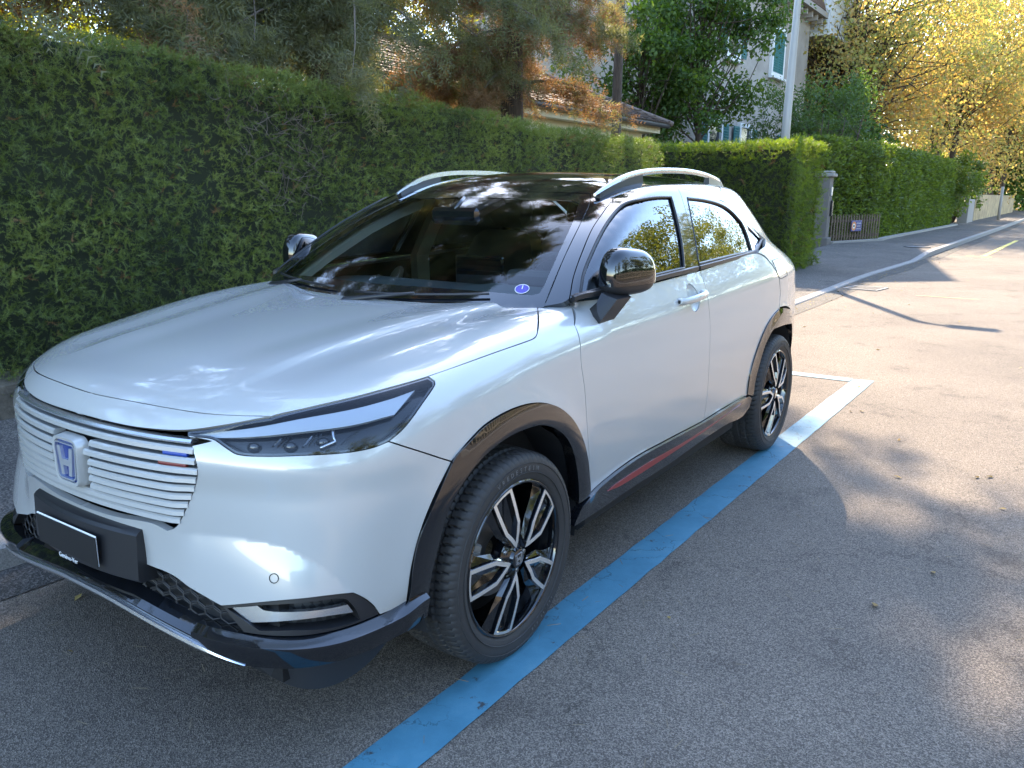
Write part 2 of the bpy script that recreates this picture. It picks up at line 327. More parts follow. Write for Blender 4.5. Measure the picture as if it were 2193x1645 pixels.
TR={
 'seam_hn':[[-0.797,0.0,0.89],[-0.794,-0.08,0.891],[-0.786,-0.18,0.892],[-0.77,-0.3,0.891],[-0.745,-0.41,0.888],[-0.712,-0.495,0.889],[-0.668,-0.578,0.889]],
 'hood_hl':[[-0.66,-0.583,0.892],[-0.599,-0.634,0.906],[-0.505,-0.696,0.923],[-0.408,-0.737,0.936],[-0.297,-0.769,0.949]],
 'hood_f':[[-0.161,-0.792,0.965],[0.002,-0.809,0.981],[0.115,-0.815,0.989],[0.161,-0.814,0.994],[0.191,-0.803,1.005],[0.326,-0.718,1.047],[0.403,-0.667,1.052]],
 'hood_rear':[[0.405,-0.66,1.052],[0.37,-0.6,1.051],[0.31,-0.42,1.058],[0.26,-0.25,1.052],[0.235,0.0,1.051]],
 'hl_up':[[-0.297,-0.769,0.949],[-0.408,-0.737,0.936],[-0.505,-0.696,0.923],[-0.599,-0.634,0.906],[-0.659,-0.585,0.892],[-0.669,-0.578,0.889],[-0.711,-0.529,0.879],[-0.757,-0.466,0.862],[-0.787,-0.405,0.851]],
 'lip':[[-0.841,0.0,0.843],[-0.836,-0.15,0.843],[-0.821,-0.271,0.844],[-0.789,-0.396,0.852],[-0.739,-0.492,0.87],[-0.67,-0.576,0.889]],
 'hl_low':[[-0.792,-0.411,0.841],[-0.769,-0.48,0.84],[-0.762,-0.518,0.824],[-0.753,-0.551,0.81],[-0.723,-0.609,0.808],[-0.669,-0.683,0.81],[-0.593,-0.757,0.811],[-0.539,-0.79,0.815],[-0.498,-0.807,0.824]],
 'hl_out':[[-0.451,-0.817,0.849],[-0.371,-0.813,0.899],[-0.305,-0.798,0.931],[-0.295,-0.789,0.939],[-0.297,-0.769,0.949]],
 'gr_r':[[-0.772,-0.479,0.835],[-0.795,-0.432,0.821],[-0.801,-0.455,0.764],[-0.8,-0.436,0.714],[-0.81,-0.415,0.666],[-0.822,-0.394,0.622],[-0.828,-0.379,0.604],[-0.833,-0.353,0.592]],
 'gr_b':[[-0.842,-0.3,0.603],[-0.858,-0.15,0.592],[-0.863,0.0,0.59]],
 'bum_arch':[[-0.315,-0.86,0.731],[-0.376,-0.854,0.658],[-0.424,-0.844,0.572],[-0.452,-0.833,0.476],[-0.457,-0.815,0.363]],
 'bum_seam':[[-0.498,-0.807,0.824],[-0.46,-0.825,0.804],[-0.416,-0.839,0.782],[-0.365,-0.849,0.756],[-0.315,-0.86,0.731]],
 'bum_low':[[-0.457,-0.815,0.363],[-0.541,-0.799,0.366],[-0.56,-0.795,0.4],[-0.586,-0.787,0.43],[-0.611,-0.778,0.451],[-0.65,-0.761,0.458],[-0.695,-0.731,0.461],[-0.76,-0.646,0.452],[-0.809,-0.517,0.422],[-0.817,-0.465,0.435],[-0.826,-0.408,0.45],[-0.83,-0.368,0.465],[-0.835,-0.326,0.472],[-0.843,-0.262,0.476],[-0.846,-0.222,0.483],[-0.851,-0.15,0.48],[-0.855,0.0,0.48]],
 'clad_o':[[-0.315,-0.86,0.732],[-0.252,-0.865,0.769],[-0.171,-0.868,0.803],[-0.04,-0.874,0.821],[0.087,-0.876,0.81],[0.195,-0.878,0.774],[0.289,-0.879,0.71],[0.358,-0.877,0.629],[0.409,-0.871,0.54],[0.435,-0.864,0.472],[0.468,-0.852,0.394]],
 'clad_i':[[0.391,-0.848,0.384],[0.363,-0.86,0.474],[0.319,-0.87,0.57],[0.265,-0.877,0.643],[0.199,-0.88,0.696],[0.106,-0.882,0.738],[0.022,-0.881,0.75],[-0.088,-0.879,0.747],[-0.182,-0.877,0.725],[-0.248,-0.873,0.693],[-0.308,-0.867,0.645],[-0.347,-0.86,0.59],[-0.368,-0.85,0.515],[-0.385,-0.836,0.427],[-0.382,-0.82,0.348]],
 'fd_gap':[[0.546,-0.706,1.062],[0.512,-0.728,1.053],[0.398,-0.816,1.004],[0.372,-0.859,0.901],[0.392,-0.865,0.795],[0.411,-0.869,0.657],[0.427,-0.869,0.568],[0.446,-0.865,0.507],[0.479,-0.85,0.393]],
 'door_top':[[0.496,-0.739,1.051],[0.59,-0.783,1.067],[1.036,-0.808,1.088],[1.49,-0.813,1.103]],
 'dd_gap':[[1.493,-0.813,1.103],[1.489,-0.84,1.048],[1.475,-0.866,0.978],[1.491,-0.875,0.882],[1.494,-0.881,0.698],[1.517,-0.872,0.537],[1.528,-0.862,0.425]],
 'sill_top':[[0.479,-0.85,0.393],[0.803,-0.851,0.431],[1.112,-0.857,0.432],[1.471,-0.861,0.425],[1.528,-0.862,0.425]],
 'sill_top2':[[1.528,-0.862,0.425],[1.769,-0.864,0.43],[2.094,-0.868,0.426]],
 'sill_bot':[[0.367,-0.835,0.305],[0.53,-0.835,0.304],[0.835,-0.84,0.314],[1.15,-0.847,0.319],[1.534,-0.853,0.336],[1.81,-0.855,0.338],[2.048,-0.855,0.326],[2.127,-0.861,0.359],[2.156,-0.875,0.41]],
 'rd_top':[[1.49,-0.813,1.103],[1.851,-0.812,1.123],[2.227,-0.813,1.135]],
 'rclad_o':[[2.092,-0.869,0.432],[2.09,-0.877,0.541],[2.127,-0.883,0.63],[2.203,-0.886,0.715],[2.302,-0.886,0.778],[2.411,-0.885,0.816],[2.536,-0.883,0.83],[2.664,-0.878,0.824],[2.815,-0.86,0.794]],
 'rclad_i':[[2.159,-0.876,0.414],[2.16,-0.883,0.493],[2.186,-0.888,0.571],[2.232,-0.892,0.65],[2.294,-0.894,0.703],[2.377,-0.896,0.738],[2.499,-0.895,0.756],[2.645,-0.885,0.74],[2.808,-0.866,0.692]],
 'rd_gap':[[2.262,-0.811,1.141],[2.399,-0.819,1.124],[2.412,-0.852,1.054],[2.509,-0.869,0.96],[2.539,-0.87,0.925],[2.52,-0.882,0.836]],
 'stripe':[[0.593,-0.841,0.368],[0.643,-0.843,0.378],[0.914,-0.849,0.39],[1.245,-0.855,0.388],[1.525,-0.858,0.392],[2.008,-0.863,0.409],[1.535,-0.857,0.381],[1.251,-0.853,0.37],[0.923,-0.846,0.36],[0.694,-0.842,0.357]],
 'ws_side':[[1.079,-0.485,1.429],[0.981,-0.536,1.387],[0.837,-0.582,1.321],[0.624,-0.637,1.203],[0.419,-0.691,1.07]],
 'hdr':[[1.044,-0.03,1.437],[1.047,-0.22,1.435],[1.059,-0.354,1.433],[1.079,-0.485,1.429]],
 'frit':[[0.969,-0.083,1.409],[0.975,-0.293,1.405],[0.992,-0.45,1.401],[0.98,-0.49,1.392],[0.827,-0.551,1.32],[0.631,-0.607,1.213],[0.475,-0.647,1.116],[0.439,-0.651,1.093],[0.421,-0.634,1.087],[0.374,-0.485,1.092],[0.326,-0.254,1.097]],
 'dlo_gap':[[0.466,-0.755,1.079],[0.561,-0.716,1.149],[0.701,-0.674,1.237],[0.812,-0.645,1.299],[0.911,-0.626,1.345],[1.021,-0.607,1.391],[1.114,-0.603,1.423],[1.227,-0.615,1.448],[1.317,-0.642,1.455],[1.542,-0.666,1.455],[1.739,-0.679,1.439],[1.974,-0.691,1.406],[2.142,-0.699,1.374],[2.279,-0.719,1.317],[2.419,-0.742,1.239],[2.528,-0.751,1.194]],
 'belt':[[2.528,-0.751,1.194],[2.346,-0.783,1.147],[2.298,-0.789,1.138],[1.855,-0.81,1.132],[1.462,-0.816,1.124],[1.019,-0.814,1.107],[0.561,-0.798,1.086],[0.461,-0.763,1.072]],
 'bseam':[[1.542,-0.666,1.455],[1.51,-0.733,1.332],[1.489,-0.775,1.233],[1.465,-0.817,1.12]],
 'gl1':[[1.423,-0.691,1.417],[1.282,-0.688,1.417],[1.144,-0.68,1.407],[1.038,-0.657,1.387],[0.93,-0.665,1.346],[0.822,-0.684,1.296],[0.698,-0.712,1.227],[0.587,-0.74,1.156],[0.502,-0.776,1.09],[0.654,-0.799,1.105],[1.022,-0.81,1.119],[1.316,-0.813,1.128],[1.367,-0.772,1.238],[1.4,-0.729,1.339]],
 'gl2':[[1.592,-0.694,1.413],[1.825,-0.697,1.401],[2.015,-0.703,1.378],[2.132,-0.715,1.343],[2.228,-0.733,1.29],[2.25,-0.757,1.231],[2.254,-0.789,1.147],[1.865,-0.805,1.144],[1.475,-0.812,1.134],[1.536,-0.75,1.292]],
 'gl3':[[2.297,-0.735,1.277],[2.486,-0.754,1.196],[2.317,-0.782,1.156],[2.302,-0.757,1.222]],
 'handle':[[1.189,-0.852,1.004],[1.436,-0.855,1.013]],
 'fuel':[[2.455,-0.835,1.089],[2.631,-0.83,1.083],[2.69,-0.856,0.993],[2.5,-0.866,0.998]],
 'misc':[[-0.746,-0.648,0.509],[-0.681,-0.684,0.778],[-0.799,-0.458,0.764],[-0.491,-0.812,0.815],[-0.844,-0.269,0.57],[-0.742,-0.605,0.599],[-0.692,-0.697,0.568],[-0.606,-0.779,0.45]],
 'blade_top':[[-0.378,-0.821,0.351],[-0.541,-0.799,0.364],[-0.591,-0.789,0.359],[-0.634,-0.777,0.357],[-0.706,-0.736,0.366],[-0.758,-0.676,0.365],[-0.801,-0.583,0.35]],
 'blade_crease':[[-0.402,-0.839,0.347],[-0.52,-0.821,0.349],[-0.621,-0.802,0.341],[-0.7,-0.768,0.353],[-0.788,-0.67,0.356],[-0.831,-0.555,0.336]],
 'blade_bot':[[-0.384,-0.813,0.294],[-0.419,-0.807,0.268],[-0.5,-0.8,0.278],[-0.633,-0.773,0.303],[-0.707,-0.734,0.314],[-0.805,-0.56,0.296]],
 'sil_top':[[-0.848,-0.466,0.328],[-0.871,-0.286,0.349],[-0.881,-0.09,0.369],[-0.88,0.088,0.386]],
 'sil_bot':[[-0.848,-0.464,0.316],[-0.866,-0.326,0.322],[-0.88,-0.139,0.342]],
 'vent':[[-0.782,-0.601,0.436],[-0.732,-0.693,0.448],[-0.652,-0.762,0.448],[-0.627,-0.774,0.438],[-0.612,-0.781,0.416],[-0.602,-0.786,0.391],[-0.597,-0.788,0.371],[-0.633,-0.777,0.372],[-0.684,-0.752,0.375],[-0.741,-0.698,0.381],[-0.783,-0.625,0.376],[-0.79,-0.605,0.386],[-0.806,-0.532,0.418]],
 'vblade':[[-0.804,-0.538,0.419],[-0.779,-0.61,0.435],[-0.773,-0.63,0.425],[-0.719,-0.716,0.425],[-0.679,-0.75,0.424],[-0.623,-0.777,0.421],[-0.61,-0.784,0.395],[-0.67,-0.759,0.404],[-0.739,-0.697,0.403],[-0.792,-0.596,0.39]],
 'drl':[[-0.788,-0.406,0.849],[-0.717,-0.537,0.871],[-0.622,-0.637,0.894],[-0.523,-0.714,0.909],[-0.429,-0.756,0.922],[-0.351,-0.775,0.934],[-0.452,-0.793,0.886],[-0.554,-0.743,0.874],[-0.646,-0.661,0.865],[-0.73,-0.551,0.851],[-0.793,-0.412,0.838]],
 'lguide':[[-0.596,-0.715,0.866],[-0.603,-0.725,0.85],[-0.603,-0.732,0.841],[-0.638,-0.709,0.826]],
 'hlz':[[-0.712,-0.608,0.831],[-0.687,-0.617,0.857],[-0.656,-0.654,0.861],[-0.688,-0.644,0.831]],
 'hlz2':[[-0.666,-0.673,0.831],[-0.636,-0.677,0.863],[-0.605,-0.707,0.866],[-0.639,-0.705,0.83]],
 'hlz3':[[-0.599,-0.742,0.831],[-0.55,-0.752,0.868],[-0.532,-0.764,0.869],[-0.568,-0.763,0.836]]}
# ---------------------------------------------------------------- trimmed panels on the implicit body surface
def nrm(v): v=np.asarray(v,float); return v/np.linalg.norm(v)
def frame(d):
    d=nrm(d); up=np.array([0,0,1.]) if abs(d[2])<.9 else np.array([0,1.,0])
    t=nrm(np.cross(up,d)); b=np.cross(d,t); return d,t,b
FR={'T':frame((0,0,-1)),'S':frame((0,1,0)),'D':frame((1,1,-.25)),'H':frame((1,1,-.7)),'N':frame((1,.35,-1.0)),'U':frame((.25,1,-.7)),'W':frame((1,0,-1.2)),'X':frame((1,0,0))}
def resample(P,step,closed=True,corner=38):
    P=np.asarray(P,float); n=len(P); out=[]
    def ang(i):
        a=P[i]-P[i-1]; b=P[(i+1)%n]-P[i]; c=np.dot(a,b)/(np.linalg.norm(a)*np.linalg.norm(b)+1e-12); return math.degrees(math.acos(max(-1,min(1,c))))
    cr=[ang(i)>corner for i in range(n)]
    if not closed: cr[0]=cr[-1]=True
    for i in range(n if closed else n-1):
        p1=P[i];p2=P[(i+1)%n]; p0=P[i-1] if not cr[i] else p1-(p2-p1); p3=P[(i+2)%n] if not cr[(i+1)%n] else p2+(p2-p1)
        d=np.linalg.norm(p2-p1); m=max(1,int(math.ceil(d/step)))
        d0=np.linalg.norm(p1-p0)+1e-9; d2=np.linalg.norm(p3-p2)+1e-9
        t1=(p2-p0)/(d0+d)*d; t2=(p3-p1)/(d+d2)*d
        for k in range(m):
            t=k/m; h=(2*t**3-3*t*t+1)*p1+(t**3-2*t*t+t)*t1+(-2*t**3+3*t*t)*p2+(t**3-t*t)*t2
            out.append(h)
    if not closed: out.append(P[-1])
    return np.array(out)
def area(P): x,y=P[:,0],P[:,1]; return .5*np.sum(x*np.roll(y,-1)-y*np.roll(x,-1))
def inside(Q,P):
    x,y=Q[:,0][:,None],Q[:,1][:,None]; x1,y1=P[:,0],P[:,1]; x2,y2=np.roll(x1,-1),np.roll(y1,-1)
    c=((y1>y)!=(y2>y))&(x<(x2-x1)*(y-y1)/(y2-y1+1e-15)+x1); return c.sum(1)%2==1
def dist_poly(Q,P):
    A=P;B=np.roll(P,-1,0); d=B-A; L2=(d**2).sum(1)+1e-15
    t=np.clip(((Q[:,None,:]-A[None])*d[None]).sum(2)/L2,0,1); pr=A[None]+t[...,None]*d[None]
    return np.sqrt(((Q[:,None,:]-pr)**2).sum(2)).min(1)
def inset_poly(P,d,keep=None):
    a=P-np.roll(P,1,0); b=np.roll(P,-1,0)-P
    na=np.stack([-a[:,1],a[:,0]],1)/(np.linalg.norm(a,axis=1)[:,None]+1e-12); nb=np.stack([-b[:,1],b[:,0]],1)/(np.linalg.norm(b,axis=1)[:,None]+1e-12)
    m=na+nb; l=np.linalg.norm(m,axis=1)[:,None]+1e-9; m=m/l; s=d/np.maximum((m*na).sum(1),.5)[:,None]
    off=m*s
    if keep is not None: off[keep]=0
    return P+off
def lift(uv,F,fr,w0,w1,n=70):
    d,t,b=fr; O=uv[:,:1]*t+uv[:,1:2]*b+w0*d; D=np.broadcast_to(d,O.shape)
    return march(F,O,D,0,w1-w0,n)
PANELS={}
def panel(name,pts,F,fr,mats,parent,thick=.022,inset=.0016,off=0.,step=.022,holes=(),mirror=None,corner=38,edge=None,back=True,obj=True,lipmat=0,dispf=None,lines=()):
    """one trimmed body panel; mirror: None | 'join' | 'pair'"""
    fr=FR[fr] if isinstance(fr,str) else fr; d,t,b=fr
    pts=np.asarray(pts,float); uv=np.stack([pts@t,pts@b],1); w=pts@d
    es=edge or step*.8
    loops=[]
    P2=resample(uv,es,corner=corner)
    if area(P2)<0: P2=P2[::-1]
    keep=None
    if mirror=='join' or mirror=='joinc':
        # points on the centre plane are kept
        P3,_=lift(P2,F,fr,w.min()-.3,w.max()+.5); keep=np.abs(P3[:,1])<.004
    P2=inset_poly(P2,inset,keep); loops.append(P2)
    for h in holes:
        h=np.asarray(h,float); q=resample(np.stack([h@t,h@b],1),es,corner=corner)
        if area(q)>0: q=q[::-1]
        loops.append(q)
    lo=P2.min(0);hi=P2.max(0); gx=np.arange(lo[0],hi[0],step); gy=np.arange(lo[1],hi[1],step*.9)
    G=np.array([(x+(.5*step if j%2 else 0),y) for j,y in enumerate(gy) for x in gx]) if len(gx)*len(gy) else np.zeros((0,2))
    if len(G):
        m=inside(G,P2)
        for h in loops[1:]: m&=~inside(G,h)
        G=G[m]
    for l in loops:
        if len(G): G=G[dist_poly(G,l)>step*.45]
    LN=[]
    for ln in lines:
        ln=np.asarray(ln,float); q=resample(np.stack([ln@t,ln@b],1),es,closed=False,corner=179); q=q[inside(q,P2)&(dist_poly(q,P2)>step*.3)]; LN.append(q)
        for a_,b_ in zip(q[:-1],q[1:]):
            dd=b_-a_; tt=np.clip(((G-a_)@dd)/(dd@dd+1e-15),0,1); G=G[np.linalg.norm(G-(a_+tt[:,None]*dd),axis=1)>step*.5]
    V=np.concatenate(loops+([G] if len(G) else [])+LN); E=[];k=0
    for l in loops:
        n=len(l); E+=[(k+i,k+(i+1)%n) for i in range(n)]; k+=n
    k+=len(G)
    for q in LN: E+=[(k+i,k+i+1) for i in range(len(q)-1)]; k+=len(q)
    rv,re,rf,ov,_,_=delaunay_2d_cdt([Vector(p) for p in V],E,[],0,1e-6)
    rv=np.array([tuple(p) for p in rv]); rf=[f for f in rf if len(f)==3]
    cen=np.array([rv[list(f)].mean(0) for f in rf]); m=inside(cen,P2)
    for h in loops[1:]: m&=~inside(cen,h)
    rf=[f for f,k_ in zip(rf,m) if k_]
    P,ok=lift(rv,F,fr,w.min()-.3,w.max()+.5)
    g=grad(F,P)
    if dispf is not None: P=P+g*dispf(P)[:,None]
    P=P+g*off
    n=len(rv); verts=[P]; norms=[g]; faces=[]; mi=[]
    # orient: face normal should agree with g
    tris=np.array(rf); fn=np.cross(P[tris[:,1]]-P[tris[:,0]],P[tris[:,2]]-P[tris[:,0]]); flip=(fn*g[tris[:,0]]).sum(1)<0
    tris[flip]=tris[flip][:,::-1]; faces+=tris.tolist(); mi+=[0]*len(tris)
    base=n
    # boundary edges -> lips
    from collections import Counter
    ec=Counter(); od={}
    for f in tris:
        for a,c in((f[0],f[1]),(f[1],f[2]),(f[2],f[0])):
            e=(min(a,c),max(a,c)); ec[e]+=1; od[e]=(a,c)
    be=[od[e] for e,c in ec.items() if c==1]
    if thick>0:
        if mirror in('join','joinc'): be=[e for e in be if not(abs(P[e[0],1])<.004 and abs(P[e[1],1])<.004)]
        for a,c in be:
            e=nrm(P[c]-P[a]+1e-9); nn=np.cross(e,(g[a]+g[c])/2); nn=nrm(nn+1e-9)
            q=[P[a],P[c],P[c]-g[c]*thick,P[a]-g[a]*thick]
            verts.append(np.array(q)); norms.append(np.array([nn]*4)); faces.append([base+1,base,base+3,base+2]); mi.append(lipmat); base+=4
        if back:
            verts.append(P-g*thick); norms.append(-g); faces+= [[base+i for i in f[::-1]] for f in tris.tolist()]; mi+=[1]*len(tris); base+=n
    V=np.concatenate(verts); NN=np.concatenate(norms)
    mats=mats if isinstance(mats,(list,tuple)) else [mats,M['dark']]
    if mirror in('join','joinc'):
        nb=len(V); V2=V*[1,-1,1]; N2=NN*[1,-1,1]; faces=faces+[[nb+i for i in f[::-1]] for f in faces]; mi=mi+mi; V=np.concatenate([V,V2]); NN=np.concatenate([NN,N2])
    if not obj: return V,faces,NN,mi
    o=new_obj(name,V,faces,mats,parent,True,mi,NN)
    if mirror=='pair':
        o2=new_obj(name,V*[1,-1,1],[f[::-1] for f in faces],mats,parent,True,mi,NN*[1,-1,1]); return o,o2
    return o
def tr(*ks):
    """chain traced edges; '-name' reverses"""
    o=[]
    for k in ks:
        if isinstance(k,str):
            p=TR[k.lstrip('-')]; p=p[::-1] if k[0]=='-' else p
        else: p=[k]
        for q in p:
            if not o or np.linalg.norm(np.subtract(q,o[-1]))>.004: o.append(list(q))
    if np.linalg.norm(np.subtract(o[0],o[-1]))<.004: o.pop()
    return o
def both(p):
    """half outline starting and ending on the centre line -> full outline"""
    q=[list(a) for a in p]; r=[[a[0],-a[1],a[2]] for a in q[::-1] if abs(a[1])>.004]; return q+r
def onx(y,z,F=F1,off=0.):
    P,ok=march(F,np.array([[-1.3,y,z]]),np.array([[1.,0,0]]),0,1.6,400); g=grad(F,P); return (P+g*off)[0],g[0]
def ony(x,z,F=F1,off=0.):
    P,ok=march(F,np.array([[x,-1.3,z]]),np.array([[0,1.,0]]),0,1.2,300); g=grad(F,P); return (P+g*off)[0],g[0]
def onz(x,y,F=F1,off=0.):
    P,ok=march(F,np.array([[x,y,1.9]]),np.array([[0,0,-1.]]),0,1.6,300); g=grad(F,P); return (P+g*off)[0],g[0]
def onr(th,z,F=F1,off=0.):
    """radial from (.1,0,z): th degrees from straight ahead towards the visible side"""
    d=np.array([-math.cos(R(th)),-math.sin(R(th)),0.]); O=np.array([[.1,0,z]])+d*1.5
    P,ok=march(F,O,-d[None],0,1.4,300); g=grad(F,P); return (P+g*off)[0],g[0]
def snap(p,F=F1,off=0.):
    P=np.array([p],float)
    for _ in range(3):
        g=grad(F,P); P=P-g*F(P)[:,None]
    g=grad(F,P); return (P+g*off)[0],g[0]
# ================================================================ CAR
car=empty('parked_car',(0,0,0))
tag(car,'pearl white compact SUV with gloss black roof, parked on the blue line','car')
PT=M['paint']
C0=lambda z:[float(onx(0,z)[0][0]),0,z]
def T0(x): p=onz(x,0)[0]; return [float(p[0]),0,float(p[2])]
# hood: front seam, light edge, fender seam, rear edge
hood_half=tr('seam_hn','hood_hl','hood_f','hood_rear')
hood=panel('hood',both(hood_half),F1,'T',PT,car,step=.02,thick=.02,edge=.015,corner=30)
# nose garnish between hood seam and grille
nose=tr('seam_hn','-lip'); nose=[p for p in nose]
panel('nose_garnish',nose,F1,'N',PT,car,mirror='join',step=.014,thick=.012,off=.001,corner=30)
# bumper
bump=tr('bum_seam','bum_arch','bum_low')+[[float(q) for q in onx(0,.588)[0]]]
bump=bump+tr('-gr_b','-gr_r','hl_low')[1:]
bump=bump[:-1]
def podline(dz=0.):
    o=[]
    for th in np.linspace(16,54,32):
        z=.5
        for _ in range(5):
            p_,g_=onr(th,z); z=float(podz(-p_[1]+p_[0]+.9))+dz
        o.append(list(onr(th,z)[0]))
    return o
panel('front_bumper',bump,F1,'D',PT,car,mirror='join',step=.012,thick=.02,corner=30,lines=[podline(.0004)])
# fender
fen=tr('hood_hl')[-1:]+tr('hood_f')+tr('fd_gap')[0:]+tr('-clad_o')[0:]+tr('-bum_seam')[1:]+tr('hl_out')
fen=tr('hood_f')+[[.44,-.70,1.068]]+tr('fd_gap')+tr('-clad_o')[1:]+tr('-bum_seam')[1:]+tr('hl_out')
f1=panel('front_fender',fen,F1,frame((.1,1,-.8)),PT,car,mirror='pair',step=.016,corner=33)
# wheel arch cladding
GB=M['gloss_black']
cl=tr('clad_o','clad_i','-bum_arch')[:-1]
panel('wheel_arch_trim',cl,F1,frame((.25,1,0)),[GB,M['dark']],car,mirror='pair',off=.008,thick=.05,step=.018,inset=.001,edge=.012)
# doors
fd=tr('fd_gap')[1:]+tr('sill_top')+tr('-dd_gap')[1:]+tr('-door_top')[1:]
fd[0]=TR['door_top'][0]
HB=[[1.335+.054*math.cos(a),-.86,1.004+.058*math.sin(a)] for a in np.linspace(0,2*math.pi,29)[:-1]]
dn=panel('front_door',fd,F1,'S',PT,car,mirror='pair',step=.02,thick=.03,holes=[HB])
rd=tr('dd_gap')+tr('sill_top2')[1:]+tr('rclad_o')[1:6]+[[2.50,-.88,.833],[2.53,-.87,.92],[2.50,-.86,.99],[2.44,-.84,1.05],[2.36,-.81,1.11],[2.25,-.80,1.137]]+tr('-rd_top')[1:-1]
panel('rear_door',rd,F1,'S',PT,car,mirror='pair',step=.02,thick=.03)
# rear arch trim
ra_o=tr('sill_bot')[-1:]+tr('rclad_o')[0:]
arc=[[2.61+.475*math.cos(R(a)),-.86,.352+.475*math.sin(R(a))] for a in range(62,-5,-8)]
arci=[[2.61+.405*math.cos(R(a)),-.86,.348+.405*math.sin(R(a))] for a in range(0,66,8)]
rc=tr('rclad_o')[:-2]+arc+arci+tr('-rclad_i')[3:]
panel('wheel_arch_trim',rc,F1,'S',[GB,M['dark']],car,mirror='pair',off=.006,thick=.05,step=.018,inset=.001,edge=.012,corner=50)
# rear quarter with C pillar and tail (body coloured)
qt=[[2.53,-.75,1.19],[2.56,-.74,1.19],[2.47,-.76,1.235],[2.36,-.74,1.285],[2.22,-.71,1.35],[2.02,-.70,1.405],[2.0,-.66,1.44],[2.3,-.62,1.44],[2.60,-.64,1.34],[2.9,-.66,1.15],[3.02,-.68,1.03],[3.12,-.72,.9],[3.14,-.74,.75],[3.13,-.76,.62]]
q2=[[2.61+.478*math.cos(R(a)),-.86,.352+.478*math.sin(R(a))] for a in range(25,63,9)]
qt=[[2.04,-.70,1.407],[2.14,-.70,1.375],[2.28,-.72,1.322],[2.42,-.74,1.245],[2.53,-.75,1.19],[2.44,-.77,1.155],[2.33,-.785,1.143],[2.27,-.80,1.132],[2.37,-.81,1.108],[2.445,-.84,1.05],[2.505,-.86,.99],[2.535,-.87,.92],[2.505,-.88,.835]]+[[2.61,-.88,.832],[2.72,-.88,.815]]+q2[::-1][1:]+[[3.08,-.80,.5],[3.22,-.7,.5],[3.26,-.66,.75],[3.2,-.62,.95],[3.06,-.60,1.10],[2.9,-.60,1.20],[2.62,-.61,1.37],[2.45,-.60,1.44],[2.25,-.60,1.478],[2.12,-.64,1.455]]
panel('rear_quarter',qt,Fu,frame((-.35,1,-.45)),PT,car,mirror='pair',step=.018,thick=.02,corner=33)
# fuel flap outline (thin raised seam)
fl=TR['fuel']; 
mb=MB(); ring=[snap(p,Fu,.0005)[0] for p in resample(np.array(fl),.02,corner=80)]
mb.tube(list(ring)+[ring[0]],.0016,5,False); mb.obj('fuel_flap',M['dark'],car)
# sill
sl_=tr('-sill_bot')[1:]+[[.41,-.84,.375]]+tr('sill_top')+tr('sill_top2')[1:]+[[2.13,-.87,.41]]
panel('sill_trim',sl_,F1,'S',[GB,M['dark']],car,mirror='pair',off=.016,thick=.03,step=.02,corner=33)
panel('sill_stripe',TR['stripe'],F1,'S',[M['red'],M['dark']],car,mirror='pair',off=.0195,thick=.003,step=.03,corner=33)
# ---- lower front
dark_low=[[*onr(0,.56)[0]]]
panel('lower_grille_recess',[list(onx(-.0,.52)[0]),list(onx(-.35,.52)[0]),list(onx(-.55,.47)[0]),list(snap((-.74,-.69,.475))[0]),list(snap((-.585,-.79,.44))[0]),list(snap((-.585,-.79,.34))[0]),list(onx(-.55,.31)[0]),list(onx(-.3,.32)[0]),list(onx(0,.34)[0])],F1,'D',[M['plastic'],M['dark']],car,mirror='join',off=-.05,step=.03,inset=0)
# hexagonal mesh bars
hexo=MB(); poly=np.array([(-.02,.47),(-.25,.49),(-.30,.485),(-.41,.465),(-.50,.44),(-.56,.40),(-.58,.375),(-.40,.372),(-.02,.40)])
wx,hz=.052,.030
for r in range(-2,5):
    for c in range(-1,14):
        cy=-(c*wx*1.0+(wx/2 if r%2 else 0)); cz=.385+r*hz*.78
        if not inside(np.array([[cy,cz]]),poly)[0]: continue
        ring=[]
        for k in range(6):
            a=R(60*k+30); y=cy+.0275*math.cos(a)*1.05; z=cz+.0175*math.sin(a)*1.15
            p,g=onx(min(y,0),z); ring.append(p-g*.030)
        hexo.tube(ring+[ring[0]],.0028,4,False)
hexo.merge(hexo.mirror()); hexo.obj('lower_grille_mesh',M['satin_black'],car)
# gloss lip above the silver skid strip
zl=spl([0,.1,.29,.46,.60],[.372,.370,.350,.325,.300])
mbL=MB(); mbS=MB(); fr=[];fs=[]
for y in np.linspace(.60,-.60,61):
    z=float(zl(abs(y))); p,g=onx(y,z); g=nrm([g[0],g[1],0]); up=np.array([0,0,1.]); taper=max(0.,min(1.,(.60-abs(y))/.14))
    
    if abs(y)<.565: fr.append((p+g*.018,g,up))
    fs.append((p+g*.022-up*.004,g,up*(.25+.75*taper)))
mbL.sweep(fr,[(0,0),(0,.008),(-.018,.020),(-.050,.034),(-.075,.030),(-.06,-.02)],sm=False); mbL.obj('front_lip',M['gloss_black'],car)
mbS.sweep(fs,[(.004,0),(.006,-.008),(-.002,-.020),(-.03,-.038),(-.05,-.04),(-.05,.0),(-.012,.004)],sm=False); mbS.obj('skid_strip',M['silver'],car)
